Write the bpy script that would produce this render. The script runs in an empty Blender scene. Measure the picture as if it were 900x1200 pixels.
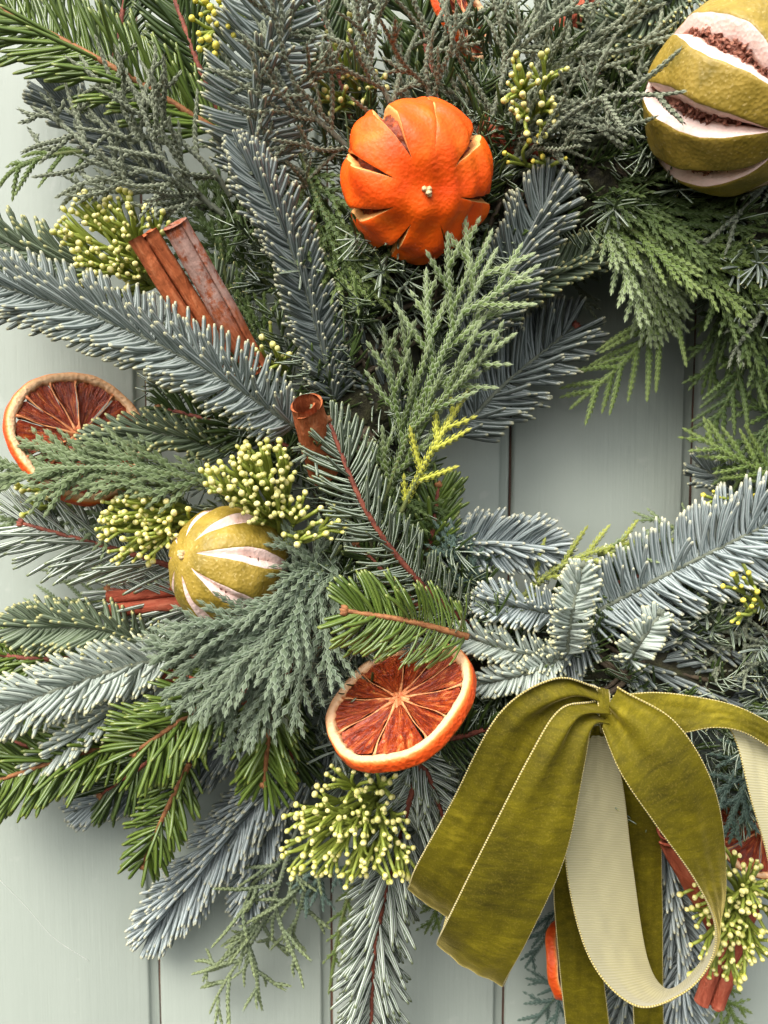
import bpy, bmesh, math, random
import numpy as np
from mathutils import Vector, Matrix, Quaternion

random.seed(7)
rng = np.random.default_rng(11)
SC = bpy.context.scene
COL = SC.collection

# ------------------------------------------------------------------ camera
F, DIST, PITCH = 1000.0, 0.50, math.radians(5.0)      # focal length in px of a 900 px wide frame, metres to the door
CAM = np.array([0.0, -DIST, DIST * math.tan(PITCH)])
FWD = np.array([0, math.cos(PITCH), -math.sin(PITCH)])
UPV = np.array([0, math.sin(PITCH), math.cos(PITCH)])
RGT = np.array([1.0, 0, 0])
cam_d = bpy.data.cameras.new('camera')
cam = bpy.data.objects.new('camera', cam_d)
COL.objects.link(cam)
cam.location = CAM
cam.rotation_euler = (math.pi / 2 - PITCH, 0, 0)
cam_d.sensor_fit = 'HORIZONTAL'
cam_d.sensor_width = 36
cam_d.lens = 36 * F / 900
cam_d.clip_start = 0.01
cam_d.clip_end = 200
cam_d.dof.use_dof = True
cam_d.dof.focus_distance = DIST - 0.075
cam_d.dof.aperture_fstop = 18
SC.camera = cam

# ------------------------------------------------------------------ sky, sun, exposure (soft overcast light from above left)
SUN_AZ, SUN_EL = math.radians(180 + 30), math.radians(49)      # azimuth clockwise from +Y: in front of the door, to the left
world = bpy.data.worlds.new('World')
SC.world = world
world.use_nodes = True
wn = world.node_tree
bg = wn.nodes['Background']
sky = wn.nodes.new('ShaderNodeTexSky')
sky.sky_type = 'NISHITA'
sky.sun_disc = False
sky.sun_elevation = SUN_EL
sky.sun_rotation = SUN_AZ
sky.air_density = 1.0
sky.dust_density = 4.0
sky.ozone_density = 1.0
overcast = wn.nodes.new('ShaderNodeHueSaturation')          # cloud cover: the sky's blue is mostly greyed out
overcast.inputs['Saturation'].default_value = 0.38
wn.links.new(sky.outputs['Color'], overcast.inputs['Color'])
wn.links.new(overcast.outputs['Color'], bg.inputs['Color'])
bg.inputs['Strength'].default_value = 0.125
sun_d = bpy.data.lights.new('sun', 'SUN')
sun_d.energy = 1.5
sun_d.angle = math.radians(38)
sun_d.color = (1.0, 0.95, 0.87)
sun = bpy.data.objects.new('sun', sun_d)
COL.objects.link(sun)
to_sun = Vector((math.sin(SUN_AZ) * math.cos(SUN_EL), math.cos(SUN_AZ) * math.cos(SUN_EL), math.sin(SUN_EL)))
sun.rotation_euler = to_sun.to_track_quat('Z', 'Y').to_euler()
SC.view_settings.view_transform = 'Standard'
SC.view_settings.look = 'None'
SC.view_settings.gamma = 1
SC.view_settings.exposure = 1.22
SC.view_settings.use_curve_mapping = False
SC.cycles.max_bounces = 6
SC.cycles.diffuse_bounces = 3
SC.cycles.glossy_bounces = 3
SC.cycles.transmission_bounces = 3
SC.cycles.use_denoising = True

# ------------------------------------------------------------------ helpers: places and vectors
def P(x, y, h):
    """point h millimetres off the door that the photograph shows at x, y"""
    d = FWD + RGT * ((x - 450) / F) + UPV * ((600 - y) / F)
    k = (-h * 0.001 - CAM[1]) / d[1]
    return CAM + d * k
def MPX(h):
    return (DIST - h * 0.001) / F                # metres for one photograph pixel at height h
def VN(x, y, h, r, u, t):
    """direction with right / up / toward-the-eye parts as seen at that place in the photograph"""
    tw = CAM - P(x, y, h); tw = tw / np.linalg.norm(tw)
    rt = np.cross(tw, UPV); rt = -rt / np.linalg.norm(rt)
    return r * rt + u * np.cross(tw, rt) + t * tw
CX, CY = 690, 515
def unit(v):
    v = np.asarray(v, float)
    return v / np.maximum(np.linalg.norm(v, axis=-1, keepdims=True), 1e-12)
def spline(pts, n):
    """Catmull-Rom through 3D points, n samples of equal arc length"""
    p = np.asarray(pts, float)
    if len(p) == 2:
        q = np.linspace(p[0], p[1], n)
        return q
    e = np.vstack([2 * p[0] - p[1], p, 2 * p[-1] - p[-2]])
    out = []
    for i in range(1, len(e) - 2):
        t = np.linspace(0, 1, 24, endpoint=False)[:, None]
        a, b, c, d = e[i - 1], e[i], e[i + 1], e[i + 2]
        out.append(0.5 * (2 * b + (c - a) * t + (2 * a - 5 * b + 4 * c - d) * t**2 + (3 * b - a - 3 * c + d) * t**3))
    q = np.vstack(out + [p[-1:]])
    s = np.concatenate([[0], np.cumsum(np.linalg.norm(np.diff(q, axis=0), axis=1))])
    u = np.linspace(0, s[-1], n)
    return np.stack([np.interp(u, s, q[:, k]) for k in range(3)], 1)
def tangents(p):
    return unit(np.gradient(p, axis=0))
def frame_along(p, up=(0, -1, 0)):
    T = tangents(p)
    N = np.broadcast_to(np.asarray(up, float), T.shape)
    N = unit(N - T * (N * T).sum(1, keepdims=True))
    return T, N, np.cross(T, N)
def wob(x, y, z, seed=0.0):
    return (np.sin(3.1 * x + 1.7 * y + seed) * np.cos(2.3 * z - 1.1 * x + seed * 2.1) + 0.6 * np.sin(6.7 * y + 5.3 * z + seed * 1.3)
            + 0.4 * np.sin(12.1 * x - 9.7 * z + seed * .7)) / 2

# ------------------------------------------------------------------ helpers: meshes
class Batch:
    """collects vertices, quads / triangles and per-vertex attributes t, s, r"""
    def __init__(self):
        self.v, self.q, self.tr, self.a, self.n = [], [], [], [], 0
    def add(self, v, q=None, tr=None, t=0.0, s=0.0, r=0.0):
        v = np.asarray(v, float).reshape(-1, 3)
        n = len(v)
        self.v.append(v)
        self.a.append(np.stack([np.broadcast_to(np.asarray(k, float).ravel() if np.ndim(k) else k, (n,)) for k in (t, s, r)], 1))
        if q is not None and len(q): self.q.append(np.asarray(q, int).reshape(-1, 4) + self.n)
        if tr is not None and len(tr): self.tr.append(np.asarray(tr, int).reshape(-1, 3) + self.n)
        self.n += n
    def mesh(self, name, smooth=True):
        v = np.vstack(self.v)
        a = np.vstack(self.a)
        q = np.vstack(self.q) if self.q else np.zeros((0, 4), int)
        tr = np.vstack(self.tr) if self.tr else np.zeros((0, 3), int)
        me = bpy.data.meshes.new(name)
        me.vertices.add(len(v)); me.vertices.foreach_set('co', v.astype(np.float32).ravel())
        nl = q.size + tr.size
        me.loops.add(nl); me.loops.foreach_set('vertex_index', np.concatenate([q.ravel(), tr.ravel()]).astype(np.int32))
        me.polygons.add(len(q) + len(tr))
        st = np.concatenate([np.arange(len(q)) * 4, q.size + np.arange(len(tr)) * 3]).astype(np.int32)
        me.polygons.foreach_set('loop_start', st)
        me.polygons.foreach_set('use_smooth', np.full(len(st), bool(smooth)))
        for k, nm in enumerate('tsr'):
            at = me.attributes.new(nm, 'FLOAT', 'POINT')
            at.data.foreach_set('value', a[:, k].astype(np.float32))
        me.update(calc_edges=True)
        me.validate()
        return me
def link(name, me, mat=None, parent=None, kind=None):
    if mat is not None and not len(me.materials): me.materials.append(mat)
    o = bpy.data.objects.new(name, me)
    COL.objects.link(o)
    if parent is not None: o.parent = parent
    if kind: o['kind'] = kind
    return o
def build(name, batch, mat, parent=None, kind=None, smooth=True):
    off = np.zeros(3); q = parent
    while q is not None:
        off += np.array(q.location); q = q.parent
    batch.v = [v - off for v in batch.v]
    return link(name, batch.mesh(name, smooth), mat, parent, kind)
def thing(name, label, cat, loc=(0, 0, 0), group=None):
    o = bpy.data.objects.new(name, None)
    COL.objects.link(o)
    o.empty_display_size = 0.01
    o.location = loc
    tag(o, label, cat, group)
    return o
def tag(o, label, cat, group=None, kind=None):
    o['label'] = label
    o['category'] = cat
    if group: o['group'] = group
    if kind: o['kind'] = kind
    return o
def tube(b, p, rad, sides=6, t0=0.0, t1=1.0, r=0.0, up=(0, -1, 0), cap=True):
    p = np.asarray(p, float); n = len(p)
    T, N, S = frame_along(p, up)
    rad = np.broadcast_to(np.asarray(rad, float), (n,))
    a = np.linspace(0, 2 * math.pi, sides, endpoint=False)
    ring = p[:, None] + rad[:, None, None] * (np.cos(a)[None, :, None] * N[:, None] + np.sin(a)[None, :, None] * S[:, None])
    i, j = np.meshgrid(np.arange(n - 1), np.arange(sides), indexing='ij')
    k = (j + 1) % sides
    q = np.stack([i * sides + j, i * sides + k, (i + 1) * sides + k, (i + 1) * sides + j], -1).reshape(-1, 4)
    v = ring.reshape(-1, 3); t = np.repeat(np.linspace(t0, t1, n), sides)
    tr = []
    if cap:
        v = np.vstack([v, p[:1], p[-1:]]); t = np.append(t, [t0, t1]); c0, c1 = n * sides, n * sides + 1
        for m in range(sides):
            tr += [(c0, (m + 1) % sides, m), (c1, (n - 1) * sides + m, (n - 1) * sides + (m + 1) % sides)]
    b.add(v, q, tr, t, 0.0, r)
NPROF_T = np.array([0, .1, .35, .7, .92, 1.0])
NPROF_W = np.array([.5, .8, 1.0, 1.0, .86, .42])
def needles(b, base, T, R, N, L, alpha, curl, B, w, th, fine=True, rnd=None, profile=None):
    """a whole array of flattened, curved, blunt needles at once"""
    n = len(base)
    if n == 0: return
    pt, pw = (NPROF_T, NPROF_W) if fine else (np.array([0, .45, .9, 1.0]), np.array([.5, 1.0, .8, .2]))
    if profile is not None: pw = profile
    K = len(pt)
    L = np.broadcast_to(L, (n,)); alpha = np.broadcast_to(alpha, (n,)); curl = np.broadcast_to(curl, (n,))
    w = np.broadcast_to(w, (n,)); th = np.broadcast_to(th, (n,))
    d0 = np.cos(alpha)[:, None] * T + np.sin(alpha)[:, None] * R
    pos = np.zeros((n, K, 3)); dr = np.zeros((n, K, 3))
    pos[:, 0] = base; dr[:, 0] = d0
    for k in range(1, K):
        dr[:, k] = unit(d0 + (curl * pt[k] ** 1.3)[:, None] * B)
        pos[:, k] = pos[:, k - 1] + unit(dr[:, k] + dr[:, k - 1]) * (L * (pt[k] - pt[k - 1]))[:, None]
    Np = (N - 0.6 * T)[:, None, :]
    W = unit(np.cross(dr, np.broadcast_to(Np, dr.shape)))
    U = np.cross(W, dr)
    ww = (w[:, None] * pw)[..., None] * 0.5
    tt = (th[:, None] * np.sqrt(pw))[..., None] * 0.5
    v = np.stack([pos - W * ww, pos + U * tt, pos + W * ww, pos - U * tt], 2)      # n K 4 3
    base_i = (np.arange(n) * K * 4)[:, None, None]
    i, j = np.meshgrid(np.arange(K - 1), np.arange(4), indexing='ij')
    k2 = (j + 1) % 4
    q = np.stack([i * 4 + j, i * 4 + k2, (i + 1) * 4 + k2, (i + 1) * 4 + j], -1).reshape(-1, 4)
    q = np.vstack([q, [[(K - 1) * 4 + m for m in range(4)]]])
    q = (q[None] + base_i).reshape(-1, 4)
    t = np.broadcast_to(pt[None, :, None], (n, K, 4))
    s = np.broadcast_to(np.array([0, 1, 0, -1.0])[None, None, :], (n, K, 4))
    if rnd is None: rnd = rng.random(n)
    r = np.broadcast_to(rnd[:, None, None], (n, K, 4))
    b.add(v, q, None, t.ravel(), s.ravel(), r.ravel())
def scales(b, p, T, R, X, d, r, wid, t, rnd, flare=1.0):
    """arrays of pointed scale leaves: five vertices, four triangles each"""
    n = len(p)
    d = np.broadcast_to(d, (n,))[:, None]; r = np.broadcast_to(r, (n,))[:, None]; wid = np.broadcast_to(wid, (n,))[:, None]
    v = np.stack([p - T * .25 * d + R * .35 * r,
                  p + T * .5 * d + R * .6 * r - X * wid,
                  p + T * .5 * d + R * .6 * r + X * wid,
                  p + T * 1.3 * d + R * r * flare,
                  p + T * .6 * d + R * 1.02 * r], 1)
    tr = np.array([(0, 1, 4), (0, 4, 2), (1, 3, 4), (4, 3, 2)])
    tr = (tr[None] + (np.arange(n) * 5)[:, None, None]).reshape(-1, 3)
    s = np.broadcast_to(np.array([.35, 0, 0, .1, 1.0]), (n, 5))
    b.add(v, None, tr, np.repeat(t, 5), s.ravel(), np.repeat(rnd, 5))
def twig(b, pts, r, d, flat=0.5, up=(0, -1, 0), t0=0.0, t1=1.0, flare=1.0):
    """one scale-leaved twig; flat < 1 squashes it as cypress sprays are"""
    ln = np.linalg.norm(np.diff(pts, axis=0), axis=1).sum()
    n = max(3, int(ln / d))
    p = spline(pts, n) if len(pts) > 2 else np.linspace(pts[0], pts[1], n)
    T, N, S = frame_along(p, up)
    tp = np.linspace(0, 1, n)
    rr = r * (1.05 - .5 * tp ** 4) * (0.92 + .16 * rng.random(n))
    tt = t0 + (t1 - t0) * tp
    rnd = rng.random() * .6 + .4 * rng.random(n)
    ev = np.arange(n) % 2 == 0
    kk = np.unique(np.linspace(0, n - 1, max(3, n // 3)).astype(int))
    c0 = b.n
    tube(b, p[kk], rr[kk] * (.42 if flat < .8 else .6), 5, t0, t1, float(np.mean(rnd)), up=up)
    b.a[-1][:, 1] = .6
    if flat < .8:
        for sg in (1, -1):
            scales(b, p, T, sg * S, N, d * 1.1, rr, rr * .75 * max(flat, .45), tt, rnd, 1.08 * flare)
            scales(b, p + T * d * .5, T, sg * N, S, d * 1.0, rr * flat, rr * .7, tt, rnd, .92)
    else:
        for sg in (1, -1):
            scales(b, p[ev], T[ev], sg * S[ev], N[ev], d * 1.5, rr[ev], rr[ev] * .85, tt[ev], rnd[ev], .92 * flare)
            scales(b, p[~ev], T[~ev], sg * N[~ev], S[~ev], d * 1.5, rr[~ev], rr[~ev] * .85, tt[~ev], rnd[~ev], .92 * flare)

# ------------------------------------------------------------------ helpers: materials
def lin(r, g, b):
    f = lambda c: (c / 255 / 12.92) if c / 255 <= .04045 else ((c / 255 + .055) / 1.055) ** 2.4
    return (f(r), f(g), f(b), 1)
class NB:
    def __init__(self, name):
        self.m = bpy.data.materials.new(name)
        self.m.use_nodes = True
        self.nt = self.m.node_tree
        self.b = self.nt.nodes['Principled BSDF']
    def node(self, ty, **kw):
        n = self.nt.nodes.new(ty)
        for k, v in kw.items(): setattr(n, k, v)
        return n
    def put(self, sock, val):
        if hasattr(val, 'is_output') or isinstance(val, bpy.types.NodeSocket): self.nt.links.new(val, sock)
        else: sock.default_value = val
    def set(self, **kw):
        for k, v in kw.items(): self.put(self.b.inputs[k.replace('_', ' ')], v)
        return self
    def attr(self, name):
        return self.node('ShaderNodeAttribute', attribute_name=name).outputs['Fac']
    def coord(self, scale=(1, 1, 1), kind='Object'):
        t = self.node('ShaderNodeTexCoord'); mp = self.node('ShaderNodeMapping')
        mp.inputs['Scale'].default_value = scale
        self.nt.links.new(t.outputs[kind], mp.inputs['Vector'])
        return mp.outputs['Vector']
    def noise(self, scale, detail=3, vec=None, rough=.5, dist=0.0):
        n = self.node('ShaderNodeTexNoise')
        n.inputs['Scale'].default_value = scale; n.inputs['Detail'].default_value = detail
        n.inputs['Roughness'].default_value = rough; n.inputs['Distortion'].default_value = dist
        self.put(n.inputs['Vector'], vec if vec is not None else self.coord())
        return n.outputs['Fac']
    def vor(self, scale, vec=None, feature='F1'):
        n = self.node('ShaderNodeTexVoronoi', feature=feature)
        n.inputs['Scale'].default_value = scale
        self.put(n.inputs['Vector'], vec if vec is not None else self.coord())
        return n.outputs['Distance']
    def ramp(self, fac, stops):
        n = self.node('ShaderNodeValToRGB')
        e = n.color_ramp.elements
        while len(e) > 1: e.remove(e[-1])
        e[0].position, e[0].color = stops[0][0], col(stops[0][1])
        for p, c in stops[1:]:
            k = e.new(p); k.color = col(c)
        self.put(n.inputs['Fac'], fac)
        return n.outputs['Color']
    def mix(self, fac, a, b, mode='MIX'):
        n = self.node('ShaderNodeMix', data_type='RGBA', blend_type=mode)
        self.put(n.inputs[0], fac); self.put(n.inputs[6], a); self.put(n.inputs[7], b)
        return n.outputs[2]
    def math(self, op, a, b=0.0, c=0.0):
        n = self.node('ShaderNodeMath', operation=op)
        self.put(n.inputs[0], a); self.put(n.inputs[1], b); self.put(n.inputs[2], c)
        return n.outputs[0]
    def band(self, x, lo, hi, soft=.08):
        a = self.node('ShaderNodeMapRange'); a.inputs[1].default_value = lo - soft; a.inputs[2].default_value = lo + soft
        c = self.node('ShaderNodeMapRange'); c.inputs[1].default_value = hi + soft; c.inputs[2].default_value = hi - soft
        self.put(a.inputs[0], x); self.put(c.inputs[0], x)
        return self.math('MULTIPLY', a.outputs[0], c.outputs[0])
    def bump(self, h, strength=.3, dist=.001, normal=None):
        n = self.node('ShaderNodeBump')
        n.inputs['Strength'].default_value = strength; n.inputs['Distance'].default_value = dist
        self.put(n.inputs['Height'], h)
        if normal is not None: self.put(n.inputs['Normal'], normal)
        self.put(self.b.inputs['Normal'], n.outputs[0])
        return n.outputs[0]
    def orand(self):
        return self.node('ShaderNodeObjectInfo').outputs['Random']
def col(c):
    if isinstance(c, (int, float)): return (c, c, c, 1)
    return c if len(c) == 4 else lin(*c)

def needle_mat(name, body, alt, stripe, stripe_amt, tip, tip_at, under, under_stripe, rough=.45, spec=.5):
    k = NB(name)
    t, s, r = k.attr('t'), k.attr('s'), k.attr('r')
    c = k.mix(r, col(body), col(alt))
    top = k.band(s, .3, .72, .1)
    c = k.mix(k.math('MULTIPLY', top, stripe_amt), c, col(stripe))
    cu = k.mix(k.band(s, -.75, -.22, .08), col(under), col(under_stripe))
    c = k.mix(k.band(s, -2, -.06, .04), c, cu)
    c = k.mix(k.band(t, tip_at, 2, .05), c, col(tip))
    c = k.mix(k.math('MULTIPLY', k.noise(260, 2), .35), c, col(alt), 'MIX')
    k.set(Base_Color=c, Roughness=rough, Specular_IOR_Level=spec)
    return k.m
def scale_mat(name, body, alt, edge, edge_amt, tipcol, tip_amt=.5, rough=.6):
    k = NB(name)
    t, s, r = k.attr('t'), k.attr('s'), k.attr('r')
    c = k.mix(r, col(body), col(alt))
    c = k.mix(k.math('MULTIPLY', k.band(t, .72, 2, .3), tip_amt), c, col(tipcol))
    c = k.mix(k.math('MULTIPLY', k.band(s, -1, .3, .14), edge_amt), c, col(edge))
    k.set(Base_Color=c, Roughness=rough, Specular_IOR_Level=.35)
    return k.m
MT = {}
MT['noble'] = needle_mat('blue fir needle', (90, 103, 96), (124, 134, 125), (190, 197, 195), .62, (188, 184, 140), .95, (104, 120, 120), (188, 197, 197))
MT['noble_frost'] = needle_mat('frosted blue fir needle', (104, 119, 118), (142, 154, 151), (206, 212, 211), .62, (206, 202, 166), .95, (120, 136, 136), (200, 208, 208))
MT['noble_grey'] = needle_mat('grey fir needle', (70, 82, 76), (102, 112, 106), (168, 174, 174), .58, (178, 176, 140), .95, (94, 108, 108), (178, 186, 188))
MT['noble_pale'] = needle_mat('pale fir needle', (132, 146, 134), (158, 168, 156), (202, 209, 200), .6, (204, 200, 152), .93, (114, 130, 112), (202, 209, 200))
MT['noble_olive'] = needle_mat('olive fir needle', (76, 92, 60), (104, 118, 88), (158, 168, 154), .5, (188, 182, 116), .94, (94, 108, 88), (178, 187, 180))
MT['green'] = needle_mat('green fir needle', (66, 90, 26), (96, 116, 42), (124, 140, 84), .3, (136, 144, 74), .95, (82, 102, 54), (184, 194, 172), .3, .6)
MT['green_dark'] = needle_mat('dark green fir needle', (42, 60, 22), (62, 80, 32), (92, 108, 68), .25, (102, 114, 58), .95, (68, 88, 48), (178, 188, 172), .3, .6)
MT['under_dim'] = needle_mat('dim striped fir needle', (46, 64, 30), (66, 84, 42), (86, 102, 64), .2, (122, 130, 84), .95, (52, 70, 36), (170, 180, 164), .35, .6)
MT['under'] = needle_mat('striped fir needle', (52, 76, 36), (74, 96, 50), (94, 112, 72), .2, (132, 140, 92), .95, (74, 92, 62), (206, 212, 204), .4, .5)
MT['cy_green'] = scale_mat('green cypress scale', (68, 90, 30), (94, 114, 46), (160, 174, 128), .3, (124, 138, 74), .5)
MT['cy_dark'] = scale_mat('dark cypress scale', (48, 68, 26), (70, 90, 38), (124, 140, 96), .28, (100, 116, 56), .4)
MT['cy_frost'] = scale_mat('frosted cypress scale', (74, 96, 36), (98, 116, 56), (186, 196, 166), .48, (140, 154, 110), .7)
MT['cy_blue'] = scale_mat('blue cypress scale', (68, 84, 62), (92, 105, 80), (148, 160, 140), .48, (124, 136, 108), .4)
MT['cy_deep'] = scale_mat('deep blue cypress scale', (54, 74, 66), (74, 94, 84), (128, 148, 136), .5, (92, 112, 94), .4)
MT['cy_grey'] = scale_mat('grey green cypress scale', (70, 88, 48), (96, 112, 70), (152, 166, 130), .38, (124, 136, 96), .5)
MT['cy_yellow'] = scale_mat('yellow cypress scale', (150, 156, 42), (188, 188, 70), (206, 206, 120), .3, (200, 196, 84), .5)
MT['cy_lime'] = scale_mat('lime green cypress scale', (112, 122, 40), (144, 150, 62), (186, 192, 120), .35, (166, 170, 82), .5)
MT['jun'] = scale_mat('grey juniper scale', (96, 104, 82), (124, 130, 106), (174, 178, 156), .5, (134, 141, 116), .4, .75)
MT['jun_green'] = scale_mat('green juniper scale', (84, 98, 68), (112, 124, 92), (156, 166, 138), .5, (134, 146, 88), .6, .75)
def bark_mat(name, a, b):
    k = NB(name)
    n = k.noise(420, 3)
    k.set(Base_Color=k.ramp(n, [(.3, a), (.7, b)]), Roughness=.75)
    k.bump(n, .6, .0006)
    return k.m
MT['bark_red'] = bark_mat('reddish bark', (98, 44, 34), (150, 82, 60))
MT['bark_tan'] = bark_mat('tan bark', (120, 72, 40), (170, 116, 70))
MT['bark_dark'] = bark_mat('dark bark', (58, 48, 36), (96, 82, 62))
MT['bark_sage'] = bark_mat('sage twig bark', (84, 92, 78), (118, 122, 104))
MT['bark_green'] = bark_mat('green twig bark', (86, 98, 50), (118, 124, 72))

# ------------------------------------------------------------------ the door: painted vertical boards
k = NB('sage door paint')
sv = k.coord((300, 60, 11))
fine = k.noise(1.0, 4, sv, .6)
broad = k.noise(9, 3, k.coord((3, 1, .7)))
c = k.mix(broad, lin(156, 165, 154), lin(168, 176, 165))
c = k.mix(k.math('MULTIPLY', k.band(k.noise(55, 4), .68, 2, .03), .35), c, lin(188, 192, 182))
k.set(Base_Color=c, Roughness=k.math('MULTIPLY_ADD', fine, .25, .3), Specular_IOR_Level=.5)
k.bump(k.math('ADD', fine, k.math('MULTIPLY', k.noise(140, 3, k.coord((1, 1, .5))), .7)), .3, .0010)
MT['paint'] = k.m
k = NB('raw brown wood')
n = k.noise(1, 3, k.coord((300, 60, 40)))
k.set(Base_Color=k.ramp(n, [(.3, (44, 32, 26)), (.7, (104, 70, 50))]), Roughness=.85)
MT['rawwood'] = k.m
door = thing('door', 'sage green painted door of vertical boards behind the wreath', 'door')
door['kind'] = 'structure'
PITCHX = 0.1068
JX = P(592, 1150, 0)[0]                                   # one joint between boards, the others follow at the board pitch
ZT, ZB = 0.42, -0.42
def plank_profile():
    w, lip = PITCHX - .0009, .0056
    return [(0, .016), (0, .0026), (.0009, .0007), (.0026, 0), (w - lip - .0016, 0), (w - lip - .0004, .0006), (w - lip, .0022),
            (w - lip + .0003, .0031), (w - .0009, .0033), (w - .0002, .0040), (w, .016)]
for i in range(-4, 5):
    x0 = JX + i * PITCHX
    b = Batch()
    pr = plank_profile(); nz = 40; m = len(pr)
    z = np.linspace(ZT, ZB, nz)
    v = np.array([[(x0 + px + (.00018 * math.sin(zz * 31 + i * 2) + .00012 * math.sin(zz * 83 + i)) * (1 if j in (0, 1, 2, m - 1, m - 2, m - 3) else 0),
                    py + .00022 * math.sin(zz * 17 + j + i), zz) for j, (px, py) in enumerate(pr)] for zz in z])
    ii, jj = np.meshgrid(np.arange(nz - 1), np.arange(m - 1), indexing='ij')
    q = np.stack([ii * m + jj, (ii + 1) * m + jj, (ii + 1) * m + jj + 1, ii * m + jj + 1], -1)
    b.add(v, q)
    me = build('plank', b, MT['paint'], door)
    bk = Batch()                                          # flaked edge of bare wood down in the joint
    zz = np.linspace(ZT, ZB, 160)
    wv = .00075 + .0004 * np.sin(zz * 57 + i * 3) + .0004 * np.sin(zz * 131 + i) + .0003 * rng.random(160)
    l = np.stack([np.full(160, x0 - .0012), np.full(160, .0037), zz], 1)
    r_ = np.stack([x0 + wv * .5 - .0003, np.full(160, .0038), zz], 1)
    v = np.stack([l, r_], 1); kk = np.arange(159)
    bk.add(v, np.stack([2 * kk, 2 * kk + 2, 2 * kk + 3, 2 * kk + 1], 1))
    build('joint', bk, MT['rawwood'], door)
b = Batch()
b.add([(-.7, .017, ZB), (.7, .017, ZB), (.7, .017, ZT), (-.7, .017, ZT)], [(0, 1, 2, 3)])
build('backing', b, MT['rawwood'], door)

# ------------------------------------------------------------------ the wreath's ring of twigs and moss
k = NB('moss and twig')
n = k.noise(190, 5)
k.set(Base_Color=k.ramp(n, [(.3, (26, 24, 16)), (.55, (50, 48, 28)), (.75, (70, 72, 40))]), Roughness=.95)
k.bump(n, 1.0, .004)
MT['moss'] = k.m
RC = P(CX + 10, CY, 36)
ring = thing('wreath_ring', 'dark mossy twig ring glimpsed between the evergreen sprigs', 'wreath ring', RC)
b = Batch()
th = np.linspace(0, 2 * math.pi, 97)
pp = np.stack([RC[0] + .130 * np.cos(th), np.full(97, -.034), RC[2] + .130 * np.sin(th)], 1)
rad = .028 + .004 * np.sin(th * 9) + .003 * np.sin(th * 23 + 1)
tube(b, pp, rad, 14, cap=False)
build('moss', b, MT['moss'], ring)
b = Batch()
for kx in range(26):
    ph, off = rng.random() * 6.28, rng.random() * 6.28
    rr = .130 + .026 * np.cos(th[:60] * 2.2 + off)
    q = np.stack([RC[0] + rr * np.cos(th[:60] * .6 + ph), -.034 - .029 * np.abs(np.sin(th[:60] * 2.2 + off)) , RC[2] + rr * np.sin(th[:60] * .6 + ph)], 1)
    tube(b, q, .0013, 5)
build('twigs', b, MT['bark_dark'], ring, 'stuff')

# ------------------------------------------------------------------ mass of short tips packed under the sprigs
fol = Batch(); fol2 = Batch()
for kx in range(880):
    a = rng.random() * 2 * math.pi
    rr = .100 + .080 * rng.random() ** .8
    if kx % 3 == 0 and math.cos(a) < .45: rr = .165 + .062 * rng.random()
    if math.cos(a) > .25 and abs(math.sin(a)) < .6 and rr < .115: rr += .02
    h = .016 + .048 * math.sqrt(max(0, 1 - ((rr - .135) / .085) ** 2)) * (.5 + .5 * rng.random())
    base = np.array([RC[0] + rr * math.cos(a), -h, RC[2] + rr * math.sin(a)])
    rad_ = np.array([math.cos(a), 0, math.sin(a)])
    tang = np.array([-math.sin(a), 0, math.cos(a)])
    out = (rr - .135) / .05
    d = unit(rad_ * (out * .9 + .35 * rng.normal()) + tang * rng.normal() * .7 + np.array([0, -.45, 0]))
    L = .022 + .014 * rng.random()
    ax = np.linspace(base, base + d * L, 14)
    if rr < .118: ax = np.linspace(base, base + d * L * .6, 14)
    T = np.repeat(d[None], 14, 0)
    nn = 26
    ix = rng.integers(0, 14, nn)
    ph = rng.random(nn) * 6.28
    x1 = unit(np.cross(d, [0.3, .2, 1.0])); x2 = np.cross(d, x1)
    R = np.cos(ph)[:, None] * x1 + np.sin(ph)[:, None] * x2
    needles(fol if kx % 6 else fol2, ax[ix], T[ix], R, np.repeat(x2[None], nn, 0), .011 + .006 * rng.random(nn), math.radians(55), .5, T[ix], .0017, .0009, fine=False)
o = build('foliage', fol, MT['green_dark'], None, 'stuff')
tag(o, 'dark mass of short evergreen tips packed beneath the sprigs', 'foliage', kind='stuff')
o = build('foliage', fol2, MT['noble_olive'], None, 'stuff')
tag(o, 'olive grey mass of short fir tips deep in the gaps', 'foliage', kind='stuff')

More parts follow.
